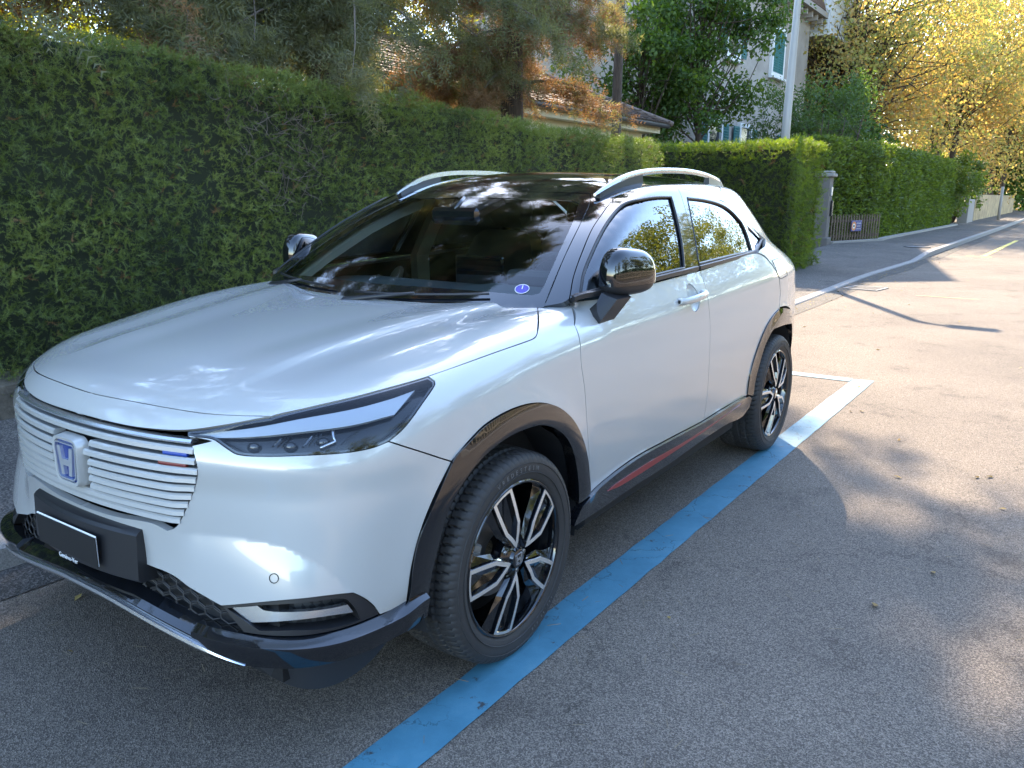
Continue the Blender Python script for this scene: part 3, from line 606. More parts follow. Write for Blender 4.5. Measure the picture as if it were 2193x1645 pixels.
# corner blade (upper facet / lower facet)
n=34; V=[];Fq=[]
for i in range(n):
    th=25.5+33.5*i/(n-1); t=i/(n-1); e0=.62+.38*sstep(t/.12); e1=1-.35*sstep((t-.85)/.15)
    rise=.018*sstep((t-.75)/.25)
    zt=.364+rise; zc=.350+rise*1.2; zb=.318-.034*e0+.01*sstep((t-.9)/.1)
    a0,_=onr(th,zt,off=-.03); a1,_=onr(th,zt,off=.002); a2,_=onr(th,zc,off=.006+.026*float(e0)*float(e1)); a3,_=onr(th,zc-.006,off=.007+.026*float(e0)*float(e1)); a4,_=onr(th,float(zb)+.012,off=.006+.018*float(e0)*float(e1)); a5,_=onr(th,float(zb),off=0.); a6,_=onr(th,float(zb)-.004,off=-.06)
    V+=[a0,a1,a2,a3,a4,a5,a6]
for i in range(n-1):
    for k in range(6): Fq.append((i*7+k,(i+1)*7+k,(i+1)*7+k+1,i*7+k+1))
Fq+=[tuple(range(7)),tuple((n-1)*7+k for k in range(7))[::-1]]
mb=MB()
mb.add(V,Fq,False); mm=mb.mirror(); mb.obj('bumper_blade',GB,car,autosmooth=R(25)); mm.obj('bumper_blade',GB,car,autosmooth=R(25))
# fog light surround, vent, silver blade
fog=[p for p in tr('bum_low')[2:9]]+[list(snap((-.79,-.60,.40))[0])]+[list(p) for p in TR['blade_top'][::-1][0:6]]+[[-.54,-.80,.37]]
fog=tr('bum_low')[1:9]+[list(onr(th,.366)[0]) for th in (33,37,41,45,48,50.5)]
panel('fog_light_surround',fog,F1,'D',[M['satin_black'],M['dark']],car,mirror='pair',off=-.004,thick=.05,step=.02,inset=.0005,holes=[TR['vent']],corner=30)
panel('vent_recess',TR['vent'],F1,'D',[M['dark'],M['dark']],car,mirror='pair',off=-.05,thick=0,step=.03,inset=-.006)
panel('vent_blade',TR['vblade'],F1,'D',[M['silver'],M['dark']],car,mirror='pair',off=-.012,thick=.02,step=.012,inset=.0005,corner=30)
# parking sensor ring
for s_ in(1,-1):
    mb=MB(); c,g=snap(TR['misc'][0],F1,.0012); d_,t_,b_2=frame(-g); ka=28
    V=[c+(t_*math.cos(2*math.pi*k/ka)+b_2*math.sin(2*math.pi*k/ka))*r_ for r_ in(.0125,.0103) for k in range(ka)]
    mb.add(V,[(k,(k+1)%ka,ka+(k+1)%ka,ka+k) for k in range(ka)],False)
    mb.v=[(x,y*s_,z) for x,y,z in mb.v]; mb.obj('parking_sensor',M['dark'],car)
# underside flap
mb=MB(); V=[]; na=22
for i in range(na):
    t=i/(na-1); a,_=onr(33+22*t,.295,off=-.035); dz=.115*max(0,math.sin(math.pi*min(1,t*.9+.06)))**.6; b=a+np.array([.01,.012,-dz-.004])
    V+=[a,b,b+np.array([.012,.014,0]),a+np.array([.012,.014,0])]
mb.add(V,[(i*4+k,(i+1)*4+k,(i+1)*4+(k+1)%4,i*4+(k+1)%4) for i in range(na-1) for k in range(4)]+[(0,1,2,3),tuple((na-1)*4+k for k in range(4))[::-1]],True)
mm=mb.mirror(); mb.obj('air_deflector',M['plastic'],car,autosmooth=R(40)); mm.obj('air_deflector',M['plastic'],car,autosmooth=R(40))
# ---- grille
gr=[[C0(.838)[0],0,.838]]+[list(onx(-.2,.838)[0]),list(onx(-.40,.842)[0])]+tr('gr_r','gr_b')
panel('grille_recess',gr,F1,'X',[M['dark'],M['dark']],car,mirror='join',off=-.045,thick=0,step=.03,inset=-.006)
grz=np.array([(p[2],p[1]) for p in TR['gr_r']])
zs=[.8085,.7835,.7585,.7345,.7115,.689,.667,.6455,.6245]
for i,z in enumerate(zs):
    hw=float(np.interp(z,grz[::-1,0],-grz[::-1,1]))+.001
    if i==0: hw=.440
    fr=[]
    for y in np.linspace(-hw,hw,41):
        p,g=onx(-abs(y),z); g=np.array([g[0],g[1]*(1 if y<0 else -1),0]); fr.append((np.array([p[0],y,z]),nrm(g),np.array([0,0,1.])))
    mb=MB(); h=.0078
    def pf(): return [(.0005,-h),(.004,-h*.86),(.0025,h*.45),(-.003,h),(-.03,h*.8),(-.03,-h*.3)]
    if 0<i<7: # split around the emblem
        yl=.068
        A=[f for f in fr if f[0][1]<-yl]; B=[f for f in fr if f[0][1]>yl]
        mb.sweep(A,pf(),sm=False); mb.sweep(B,pf(),sm=False)
    else: mb.sweep(fr,pf(),sm=False)
    mb.obj('grille_slat',PT,car,autosmooth=R(18))
# coloured accents in the slots
for y0,y1,z,mt in((-.355,-.425,.7975,'stripe_blue'),(-.345,-.425,.7725,'stripe_red')):
    mb=MB(); fr=[]
    for y in np.linspace(y0,y1,6):
        p,g=onx(y,z,off=.001); fr.append((p,nrm([g[0],g[1],0]),np.array([0,0,1.])))
    mb.sweep(fr,[(0,-.0045),(.001,.0),(0,.0045),(-.01,.0045),(-.01,-.0045)],sm=False); mb.obj('grille_accent',M[mt],car)
# chrome moulding under the nose garnish
mb=MB(); fr=[]
for y in np.linspace(-.43,.43,45):
    p,g=onx(-abs(y),.829,off=0); g=np.array([g[0],g[1]*(1 if y<0 else -1),0]); fr.append((np.array([p[0],y,.829]),nrm(g),np.array([0,0,1.])))
mb.sweep(fr,[(.003,-.005),(.005,.0),(.0,.006),(-.02,.006),(-.02,-.006)],sm=False); mb.obj('grille_moulding',M['silver'],car)
# ---- emblem
em=empty('emblem'); em.parent=car
ec,eg=onx(0,.722); nx=nrm([eg[0],0,eg[2]]); ey=np.array([0,-1.,0]); ez=np.cross(nx,ey)*1.0
if ez[2]<0: ez=-ez
def E3(u,w,h): return tuple(ec+ey*u*.86+ez*w*.88+nx*h)
def rrect(w1,w2,h,r,n=6):
    """trapezoid (top width w1, bottom w2) with rounded corners"""
    c=[(w2/2,-h/2),(w1/2,h/2),(-w1/2,h/2),(-w2/2,-h/2)]; pts=[]
    for i in range(4):
        p=np.array(c[i]);a=np.array(c[i-1]);b=np.array(c[(i+1)%4]); da=nrm(a-p);db=nrm(b-p)
        p0=p+da*r;p1=p+db*r
        for k in range(n+1):
            t=k/n; pts.append(tuple((1-t)**2*p0+2*t*(1-t)*p+t*t*p1))
    return pts
mb=MB(); A=rrect(.150,.136,.152,.034); B=rrect(.128,.114,.130,.028)
V=[E3(u*1.06,w*1.05,-.02) for u,w in A]+[E3(u,w,.007) for u,w in A]+[E3(u*.975,w*.975,.012) for u,w in A]+[E3(u,w,.011) for u,w in B]+[E3(u*.97,w*.97,.003) for u,w in B]
k=len(A); Fq=[(r*k+i,r*k+(i+1)%k,(r+1)*k+(i+1)%k,(r+1)*k+i) for r in range(4) for i in range(k)]
mb.add(V,Fq,True); mb.obj('emblem_surround',PT,em,autosmooth=R(40))
mb=MB(); mb.prism(B,lambda u,w,h:E3(u*.98,w*.98,.002+h),.002); mb.obj('emblem_panel',M['blue'],em)
mb=MB()
def band(poly_out,poly_in,z0,z1,mb):
    k=len(poly_out); V=[E3(u,w,z0) for u,w in poly_out]+[E3(u,w,z1) for u,w in poly_out]+[E3(u,w,z1) for u,w in poly_in]+[E3(u,w,z0) for u,w in poly_in]
    mb.add(V,[(r*k+i,r*k+(i+1)%k,(r+1)*k+(i+1)%k,(r+1)*k+i) for r in range(3) for i in range(k)],False)
band(rrect(.124,.100,.116,.022),rrect(.117,.093,.109,.019),.003,.0125,mb)
# the H: two posts that lean outwards and a cross bar, waisted
for s_ in(1,-1):
    mb.prism([(s_*.012,-.045),(s_*.030,-.045),(s_*.0455,.045),(s_*.027,.045),(s_*.0175,-.004)],lambda u,w,h:E3(u,w,.004+h),.0085)
mb.prism([(-.0185,-.014),(.0185,-.014),(.0205,.006),(-.0205,.006)],lambda u,w,h:E3(u,w,.0045+h),.008)
mb.obj('emblem_letter',mat('badge_chrome',(.80,.82,.85),.30,.75),em)
# ---- number plate holder
pl=empty('plate_holder'); pl.parent=car
mb=MB()
V=[];sec=[]
for y in np.linspace(-.262,.262,25):
    p,g=onx(-abs(y),.56); q,_=onx(-abs(y),.44)
    sec.append([(p[0]+.004,y,.578),(-.886+.42*y*y,y,.571),(-.893+.42*y*y,y,.563),(-.899+.42*y*y,y,.440),(-.890+.42*y*y,y,.432),(q[0]+.03,y,.428)])
k=6; V=[p for s_ in sec for p in s_]; Fq=[(i*k+j,(i+1)*k+j,(i+1)*k+(j+1)%k,i*k+(j+1)%k) for i in range(24) for j in range(k)]+[tuple(range(k)),tuple(24*k+j for j in range(k))[::-1]]
mb.add(V,Fq,False); mb.obj('plate_bracket',M['satin_black'],pl,autosmooth=R(30))
M['plate_dark']=mat('number_plate_dark',(.010,.010,.011),.5)
mb=MB(); mb.box((-.9035,.015,.502),(.004,.306,.088),bev=.002); mb.obj('plate_rim',M['white'],pl)
mb=MB(); mb.box((-.9065,.013,.500),(.003,.304,.084),bev=.001); mb.obj('number_plate',M['plate_dark'],pl)
def text(body,name,size,m,loc,xd,yd,parent,extr=.0006,align='CENTER'):
    cu=bpy.data.curves.new(name,'FONT'); cu.body=body; cu.size=size; cu.extrude=extr; cu.align_x=align; cu.align_y='CENTER'; cu.resolution_u=3
    tmp=bpy.data.objects.new(name,cu); COL.objects.link(tmp); bpy.context.view_layer.update()
    me=bpy.data.meshes.new_from_object(tmp.evaluated_get(bpy.context.evaluated_depsgraph_get())); bpy.data.objects.remove(tmp); me.name=name
    me.materials.clear(); me.materials.append(m)
    o=bpy.data.objects.new(name,me); COL.objects.link(o); xd=Vector(xd).normalized(); yd=Vector(yd).normalized(); zd=xd.cross(yd)
    mt=Matrix((xd,yd,zd)).transposed().to_4x4(); mt.translation=Vector(loc); o.matrix_world=mt
    if parent: o.parent=parent
    return o
text('Genève-Ver','plate_lettering',.020,M['white'],(-.9045,.02,.443),(0,-1,0),(0,0,1),pl)
# ---- headlight
for s_ in (1,):
    hl=tr('hl_up','hl_low','hl_out')
def hlpart(nm,pts,mats,off,thick,step=.014,**k):
    return panel(nm,pts,F1,'H',mats,None,mirror='pair',off=off,thick=thick,step=step,corner=28,**k)
hls=[]
for i in range(2):
    e=empty('headlight'); e.parent=car; hls.append(e)
def put(pair):
    for o,e in zip(pair,hls): o.parent=e
M['lampdark']=mat('lamp_housing',(.006,.006,.007),.25,coat=.3)
M['drl']=mat('daylight_strip',(.60,.62,.63),.25,.2,coat=1)
put(hlpart('lens',hl,[M['lens'],M['lens']],-.001,0,inset=.004))
put(hlpart('housing',hl,[M['lampdark'],M['dark']],-.038,0,inset=-.002))
rim_in=inset_poly  # rim: black frame around the lens
def rimring():
    d,t,b=FR['H']; P=np.array(hl); uv=np.stack([P@t,P@b],1); q=resample(uv,.014,corner=28)
    if area(q)<0:q=q[::-1]
    qi=inset_poly(q,.006); p3,_=lift(qi,F1,FR['H'],(P@d).min()-.3,(P@d).max()+.5); return p3
put(hlpart('rim',hl,[M['gloss_black'],M['dark']],-.003,.03,inset=.0008,holes=[rimring()]))
put(hlpart('daylight_strip',TR['drl'],[M['drl'],M['dark']],-.014,.01,inset=.001))
M['reflector']=mat('lamp_reflector',(.55,.56,.58),.12,.95); M['projector']=mat('projector_lens',(.02,.022,.026),.03,coat=1)
for p_ in (TR['hlz'],TR['hlz2'],TR['hlz3']):
    mw=MB(); q=np.array([snap(p,F1,-.030)[0] for p in p_]); 
    for t0,t1 in((0,.16),(.30,.40),(.56,.80)):
        a,b=q[0]+(q[3]-q[0])*t0,q[0]+(q[3]-q[0])*t1; c,d=q[1]+(q[2]-q[1])*t1,q[1]+(q[2]-q[1])*t0; o_=np.array([.014,.014,0])*(1.6*t1)
        mw.add([a,b+o_,c+o_,d],[(0,1,2,3)],False)
    m2=mw.mirror(); put((mw.obj('reflector',M['reflector']),m2.obj('reflector',M['reflector'])))
for pt in ([-.745,-.575,.835],[-.69,-.655,.838],[-.625,-.71,.842]):
    mp_=MB(); c,g=snap(pt,F1,-.034); d_,t_,b_2=frame(-nrm([g[0],g[1],0])); V=[];nr=6;na=14
    for i_ in range(nr+1):
        f_=math.pi/2*i_/nr
        for k in range(na): a=2*math.pi*k/na; V.append(c+(t_*math.cos(a)*1.25+b_2*math.sin(a))*.014*math.cos(f_)-d_*.010*math.sin(f_))
    mp_.add(V,[(i_*na+k,i_*na+(k+1)%na,(i_+1)*na+(k+1)%na,(i_+1)*na+k) for i_ in range(nr) for k in range(na)],True)
    m2=mp_.mirror(); put((mp_.obj('projector',M['projector']),m2.obj('projector',M['projector'])))
mg=MB(); mg.tube([snap(p,F1,-.018)[0] for p in resample(np.array(TR['lguide']),.01,closed=False)],.0045,6); m2=mg.mirror(); put((mg.obj('light_guide',M['silver']),m2.obj('light_guide',M['silver'])))
# ---------------------------------------------------------------- greenhouse
hdr=[[float(q) for q in onz(TR['hdr'][0][0]-.005,0,F2)[0]]]+tr('hdr')[1:]
wsb=[list(onz(.33,-.60,F2)[0]),list(onz(.27,-.42,F2)[0]),list(onz(.20,-.2,F2)[0]),list(onz(.18,0,F2)[0])]
ws_half=hdr+tr('ws_side')[1:]+[list(onz(.395,-.70,F2)[0])]+wsb
fr_half=[[float(q) for q in onz(TR['frit'][0][0]+.002,0,F2)[0]]]+tr('frit')[1:]+[[float(q) for q in onz(.305,0,F2)[0]]]
ws_full=both(ws_half); fr_full=both(fr_half)
# sensor area of the frit: black trapezoid below the header
wsd=frame((1,0,-1.2))
panel('windscreen',ws_full,F2,wsd,[M['glass'],M['glass']],car,thick=0,step=.04,off=-.002,inset=.001,edge=.03)
panel('windscreen_border',ws_full,F2,wsd,[M['gloss_black'],M['dark']],car,thick=.005,step=.03,off=-.0005,inset=.0018,holes=[fr_full],back=True,edge=.02)
sens=[[.99,-.10,1.42],[.99,.12,1.42],[.84,.06,1.36],[.84,-.04,1.36]]
panel('sensor_cover',[[1.0,-.16,0],[1.0,.14,0],[.83,.075,0],[.83,-.095,0]] and [list(onz(x,y,F2)[0]) for x,y in((1.0,-.11),(1.0,.11),(.80,.06),(.80,-.06))],F2,wsd,[M['satin_black'],M['dark']],car,off=-.012,thick=.03,step=.03)
# roof between the rails
def rz(x,y): return [float(q) for q in onz(x,y,F2)[0]]
roofo=hdr+[list(TR['hdr'][3])]+[rz(1.15,-.53),rz(1.35,-.56),rz(1.7,-.575),rz(2.1,-.575),rz(2.42,-.56),rz(2.62,-.50),rz(2.72,-.3),rz(2.76,0)]
panel('roof',both(roofo),F2,'T',[GB,M['dark']],car,step=.035,thick=.03,inset=.001,corner=30)
# rear screen and tailgate (seen only from behind)
rs=[rz(2.78,0),rz(2.74,-.3),rz(2.65,-.50),rz(2.7,-.56),rz(3.0,-.52),rz(3.06,-.3),rz(3.08,0)]
panel('rear_screen',both(rs),Fu,frame((-1,0,-1)),[M['gloss_black'],M['dark']],car,step=.04,thick=.01)
tg=[list(onz(3.10,0,Fu)[0]),list(onz(3.08,-.35,Fu)[0]),list(onz(3.02,-.58,Fu)[0]),[3.2,-.61,.95],[3.26,-.64,.75],[3.22,-.68,.52],[3.22,-.60,.30],[3.35,-.3,.28],[3.40,0,.28]]
panel('tailgate',both(tg),Fu,frame((-1,0,-.45)),PT,car,step=.04,thick=.02,inset=.001)
# door surround / A pillar: gloss black body side frame
sf=tr('dlo_gap')[:14]+[[2.28,-.72,1.32],[2.14,-.70,1.376],[2.04,-.70,1.407],[2.12,-.64,1.455],[2.25,-.60,1.478],[2.42,-.562,1.45],[2.1,-.577,1.49]]
sf=tr('dlo_gap')[:12]+[[2.04,-.70,1.407],[2.12,-.64,1.455],[2.25,-.60,1.478],rz(2.42,-.565),rz(2.1,-.578),rz(1.7,-.578),rz(1.35,-.562),rz(1.15,-.533)]+tr('ws_side')+[[.395,-.70,1.06],[.44,-.745,1.068]]
panel('pillar_frame',sf,F2,frame((.3,1,-.75)),[GB,M['dark']],car,mirror='pair',step=.02,thick=.03,inset=.0012,corner=33)
# door window frames with holes for the panes
g1,g2,g3=TR['gl1'],TR['gl2'],TR['gl3']
dl=tr('dlo_gap')
f1o=dl[:10]+tr('bseam')[1:]+[[1.02,-.812,1.105],[.56,-.795,1.085]]
f2o=dl[9:]+[[2.42,-.77,1.165],[2.35,-.785,1.15],[2.30,-.795,1.14],[1.85,-.815,1.125]]+tr('-bseam')[:-1]
fd_=frame((.1,1,-.35))
panel('window_frame',f1o,F2,fd_,[GB,M['dark']],car,mirror='pair',step=.02,thick=.02,inset=.0016,holes=[g1],off=.002)
panel('window_frame',f2o,F2,fd_,[GB,M['dark']],car,mirror='pair',step=.02,thick=.02,inset=.0016,holes=[g2,g3],off=.002)
GL=M['glass_side']
for g in(g1,g2,g3): panel('side_window',g,F2,fd_,[GL,GL],car,mirror='pair',off=-.006,thick=0,step=.04,inset=-.004)
# inner seal ring
def strip(name,poly,w,m,off,hgt=.006):
    P=np.array(poly); q=resample(P,.02,corner=40); 
    pts=[snap(p,F2,off)[0] for p in q]; mb=MB(); mb.tube(pts+[pts[0],pts[1]],w,5,False); mm=mb.mirror(); mb.obj(name,m,car); mm.obj(name,m,car)
strip('window_seal',g1,.0065,M['satin_black'],-.001); strip('window_seal',g2,.0065,M['satin_black'],-.001)
# mirror sail panel divider lines & belt moulding
def band3(name,pts,F,w,h,m,off=0.,pair=True):
    mb=MB(); q=resample(np.array(pts,float),.03,closed=False); fr=[]
    for p in q:
        c,g=snap(p,F,off); g=nrm([g[0]*.3,g[1],0]); fr.append((c,g,np.array([0,0,1.])))
    mb.sweep(fr,[(0,-h),(w,-h*.7),(w,h*.7),(0,h),(-.015,h),(-.015,-h)],sm=False); mm=mb.mirror(); a=mb.obj(name,m,car)
    if pair: mm.obj(name,m,car)
    return a
bl=[[.475,-.765,1.075],[.6,-.795,1.09],[1.0,-.812,1.105],[1.45,-.82,1.118]]
bl2=[[1.47,-.82,1.119],[1.85,-.815,1.13],[2.27,-.795,1.142],[2.36,-.78,1.155],[2.50,-.755,1.19]]
band3('belt_moulding',bl,F2,.008,.011,M['satin_black']); band3('belt_moulding',bl2,F2,.008,.011,M['satin_black'])
# front quarter light divider
mb=MB(); mb.tube([snap([.70,-.715,1.245],F2,.001)[0],snap([.68,-.76,1.16],F2,.001)[0],snap([.76,-.80,1.105],F2,.001)[0]],.004,6)
# cowl
mb=MB(); fr=[]
for y in np.linspace(-.70,.70,31):
    a,_=onz(.2+.42*y*y,y,F1); w,_=onz(.21+.43*y*y,y,F2)
    x=.16+.42*y*y; fr.append([(x-.02,y,1.01),(x+.01,y,1.025),(x+.06,y,1.028),(x+.11,y,1.036),(x+.3,y,1.05),(x+.3,y,.98)])
k=6; V=[p for s_ in fr for p in s_]; mb.add(V,[(i*k+j,(i+1)*k+j,(i+1)*k+j+1,i*k+j+1) for i in range(30) for j in range(k-1)],False); mb.obj('cowl_panel',M['plastic'],car)
# wipers
for y0,y1 in((.03,-.50),(.64,.16)):
    wp=empty('wiper'); wp.parent=car
    pts=[]
    for t in np.linspace(0,1,10):
        y=y0+(y1-y0)*t; x=.238+.42*y*y+.012*t; p,g=onz(x,y,F2); pts.append(p+g*.012)
    mb=MB(); mb.tube(pts,[.005]*10,5); mb.obj('wiper_blade',M['satin_black'],wp)
    pv=np.array([.165+.42*y0*y0,y0,1.035]); mb=MB(); mid=(np.array(pts[4])+pts[5])/2+np.array([0,0,.004])
    mb.tube([pv,pv+np.array([.01,0,.010]),(pv+mid)/2+np.array([0,0,.006]),mid],[.012,.012,.008,.005],6); mb.obj('wiper_arm',M['satin_black'],wp)
# vignette sticker
p,g=snap(hs if False else [.47,-.60,1.115],F2,-.0008) if False else onz(.43,-.585,F2,-.0008)
M['sticker']=mat('purple_sticker',(.09,.07,.36),.5)
st=empty('vignette_sticker'); st.parent=car
d_,t_,b_2=frame(-g)
mb=MB(); ring=[p+(t_*math.cos(a)+b_2*math.sin(a))*.026 for a in np.linspace(0,2*math.pi,33)[:-1]]
mb.add(ring,[tuple(range(32))]); mb.obj('sticker_disc',M['sticker'],st)
mb=MB(); ring=[p+g*.0006+(t_*math.cos(a)+b_2*math.sin(a))*.0248 for a in np.linspace(0,2*math.pi,33)]; mb.tube(ring,.0013,4,False); mb.obj('sticker_ring',M['white'],st)
xd=nrm(np.cross([0,0,1.],g)); 
if xd[1]>0: xd=-xd
yd=np.cross(g,xd); text('1','sticker_number',.030,M['white'],p+g*.0012+yd*.008,xd,yd,st)
# ---- roof rails
for s_ in(1,-1):
    rr=empty('roof_rail'); rr.parent=car
    xs=np.linspace(1.03,2.46,40); fr=[];mb=MB()
    for x in xs:
        t=(x-1.03)/1.43; base=float(onz(x,-.555,F2)[0][2]); 
        lift_=.022*(1-abs(2*t-1)**2.2)+.022-.010*max(0,2*t-1)**2; yy=-.575+.035*abs(2*t-1.1)**2
        w=.013*min(1,.5+6*t,.4+6*(1-t)); h=.014*min(1,.45+5*t,.35+5*(1-t))
        fr.append((np.array([x,yy*s_,base+lift_]),np.array([0,-w/.014*s_,0]),np.array([0,0,h/.012])))
    mb.sweep(fr,[(-.012,-.009),(.008,-.012),(.015,-.004),(.012,.006),(.003,.010),(-.010,.009)],sm=True); mb.obj('rail_bar',M['silver'],rr,autosmooth=R(50))
    for x0,x1 in((1.05,1.38),(2.14,2.45)):
        mb=MB(); fr=[]
        for x in np.linspace(x0,x1,12):
            t=(x-1.03)/1.43; base=float(onz(x,-.555,F2)[0][2]); lift_=.022*(1-abs(2*t-1)**2.2)+.022-.010*max(0,2*t-1)**2; yy=-.575+.035*abs(2*t-1.1)**2
            fr.append([(x,yy*s_-.016*s_,base-.012),(x,yy*s_-.011*s_,base+lift_-.004),(x,yy*s_+.010*s_,base+lift_-.004),(x,yy*s_+.018*s_,base-.012)])
        V=[p for q in fr for p in q]; mb.add(V,[(i*4+j,(i+1)*4+j,(i+1)*4+(j+1)%4,i*4+(j+1)%4) for i in range(11) for j in range(4)]+[(0,1,2,3),(44,45,46,47)],False); mb.obj('rail_foot',M['satin_black'],rr)
# ---- door handle
for s_ in(1,-1):
    h=empty('door_handle'); h.parent=car
    c,g=ony(1.315,1.008); mb=MB(); fr=[]
    for t in np.linspace(0,1,17):
        x=1.175+.27*t; p,g_=ony(x,1.002+.013*t); lift_=.010+.026*math.sin(math.pi*min(1,max(0,t)))**.45; hh=.016*(.75+.25*math.sin(math.pi*t)**.5)
        if t in(0,1): hh=.010
        fr.append((p+np.array([0,-1,0])*lift_*1.0,np.array([0,-1.,0]),np.array([0,0,hh/.016])))
    mb.sweep(fr,[(-.010,-.012),(-.002,-.016),(.006,-.009),(.008,0),(.006,.010),(-.002,.016),(-.010,.012)],sm=True)
    mb.box((1.19,float(fr[0][0][1])+.008,1.002),(.03,.03,.026),bev=.006); mb.box((1.432,float(fr[-1][0][1])+.006,1.014),(.035,.03,.028),bev=.006)
    mb.v=[(x,y*s_,z) for x,y,z in mb.v]; mb.obj('handle_grip',PT,h,autosmooth=R(45))
    # finger bowl
    mb=MB(); rings=[]
    for rr_,dp in((1.02,.001),(.97,-.004),(.85,-.011),(.6,-.017),(.3,-.020)):
        rings.append([ony(1.335+.054*rr_*math.cos(a),1.004+.058*rr_*math.sin(a))[0]+np.array([0,-dp,0]) for a in np.linspace(0,2*math.pi,29)[:-1]])
    rings=rings[1:]
    V=[p for q in rings for p in q]+[ony(1.335,1.004)[0]+np.array([0,.0205,0])]
    Fq=[(r*28+i,r*28+(i+1)%28,(r+1)*28+(i+1)%28,(r+1)*28+i) for r in range(3) for i in range(28)]+[(84+i,84+(i+1)%28,112) for i in range(28)]
    mb.add(V,Fq,True); mb.v=[(x,y*s_,z) for x,y,z in mb.v]; mb.obj('handle_bowl',PT,h)
# ---- door mirror
def mirror_unit(s_):
    e=empty('door_mirror'); e.parent=car
    # shell: superellipsoid-like loft, long axis across the car
    def shell(y0,y1,zc,rz_,x0,nu=28,nv=28,low=-.3,hi=1,scale=1.0):
        V=[];F_=[]
        cy=(y0+y1)/2; ry=(y1-y0)/2
        for i in range(nv+1):
            v=low*math.pi/2+(hi-low)*math.pi/2*i/nv
            for j in range(nu):
                u=2*math.pi*j/nu
                cu,su=math.cos(u),math.sin(u); ce=lambda c,p: math.copysign(abs(c)**p,c)
                cv,sv=math.cos(v),math.sin(v)
                x=.066*ce(cu,.6)*abs(cv)**.6; 
                if cu>0: x*=.62
                y=ry*ce(su,.6)*abs(cv)**.55; z=rz_*ce(sv,.9)
                # outer end lower and narrower
                t=(-(y)/ry+1)/2
                z*= (1.0-.20*t)
                V.append((x0+x*scale,cy+y*scale,zc+z*scale))
        for i in range(nv):
            for j in range(nu): F_.append((i*nu+j,i*nu+(j+1)%nu,(i+1)*nu+(j+1)%nu,(i+1)*nu+j))
        F_.append(tuple(range(nu))[::-1]); return V,F_
    piv=Vector((.612,-.797,0)); rot=Matrix.Rotation(R(76),3,'Z')
    def fold(mb):
        o=[]
        for x,y,z in mb.v:
            q=rot@(Vector((x,y,0))-Vector((.56,-.845,0)))+piv; o.append((q.x,q.y*s_,z))
        mb.v=o
    mb=MB(); V,F_=shell(-1.085,-.835,1.138,.115,.545,low=-.12,hi=1); mb.add(V,F_,True); fold(mb); mb.obj('mirror_cap',GB,e,autosmooth=R(60))
    mb=MB(); V,F_=shell(-1.078,-.838,1.121,-.050,.548,low=-.05,hi=1); mb.add(V,F_,True); fold(mb); mb.obj('mirror_base',M['satin_black'],e,autosmooth=R(60))
    mb=MB(); mb.sweep([((.610,-.800,1.005),(1,0,0),(0,.5,1)),((.590,-.835,1.035),(1,0,0),(0,.3,1)),((.635,-.850,1.085),(1,0,0),(0,1,.3))],[(-.060,-.032),(.045,-.034),(.058,0),(.045,.032),(-.060,.030),(-.070,0)]); mb.v=[(x,y*s_,z) for x,y,z in mb.v]; mb.obj('mirror_stalk',M['satin_black'],e,autosmooth=R(40))
    mb=MB(); mb.tube([(.487,-1.00,1.128),(.510,-1.05,1.131),(.545,-1.082,1.135)],.006,6); fold(mb); mb.obj('side_repeater',M['drl'],e)
    mb=MB(); mb.box((.562,-.955,1.148),(.004,.140,.075),bev=.02); fold(mb); mb.obj('mirror_glass',M['chrome'],e)
mirror_unit(1); mirror_unit(-1)
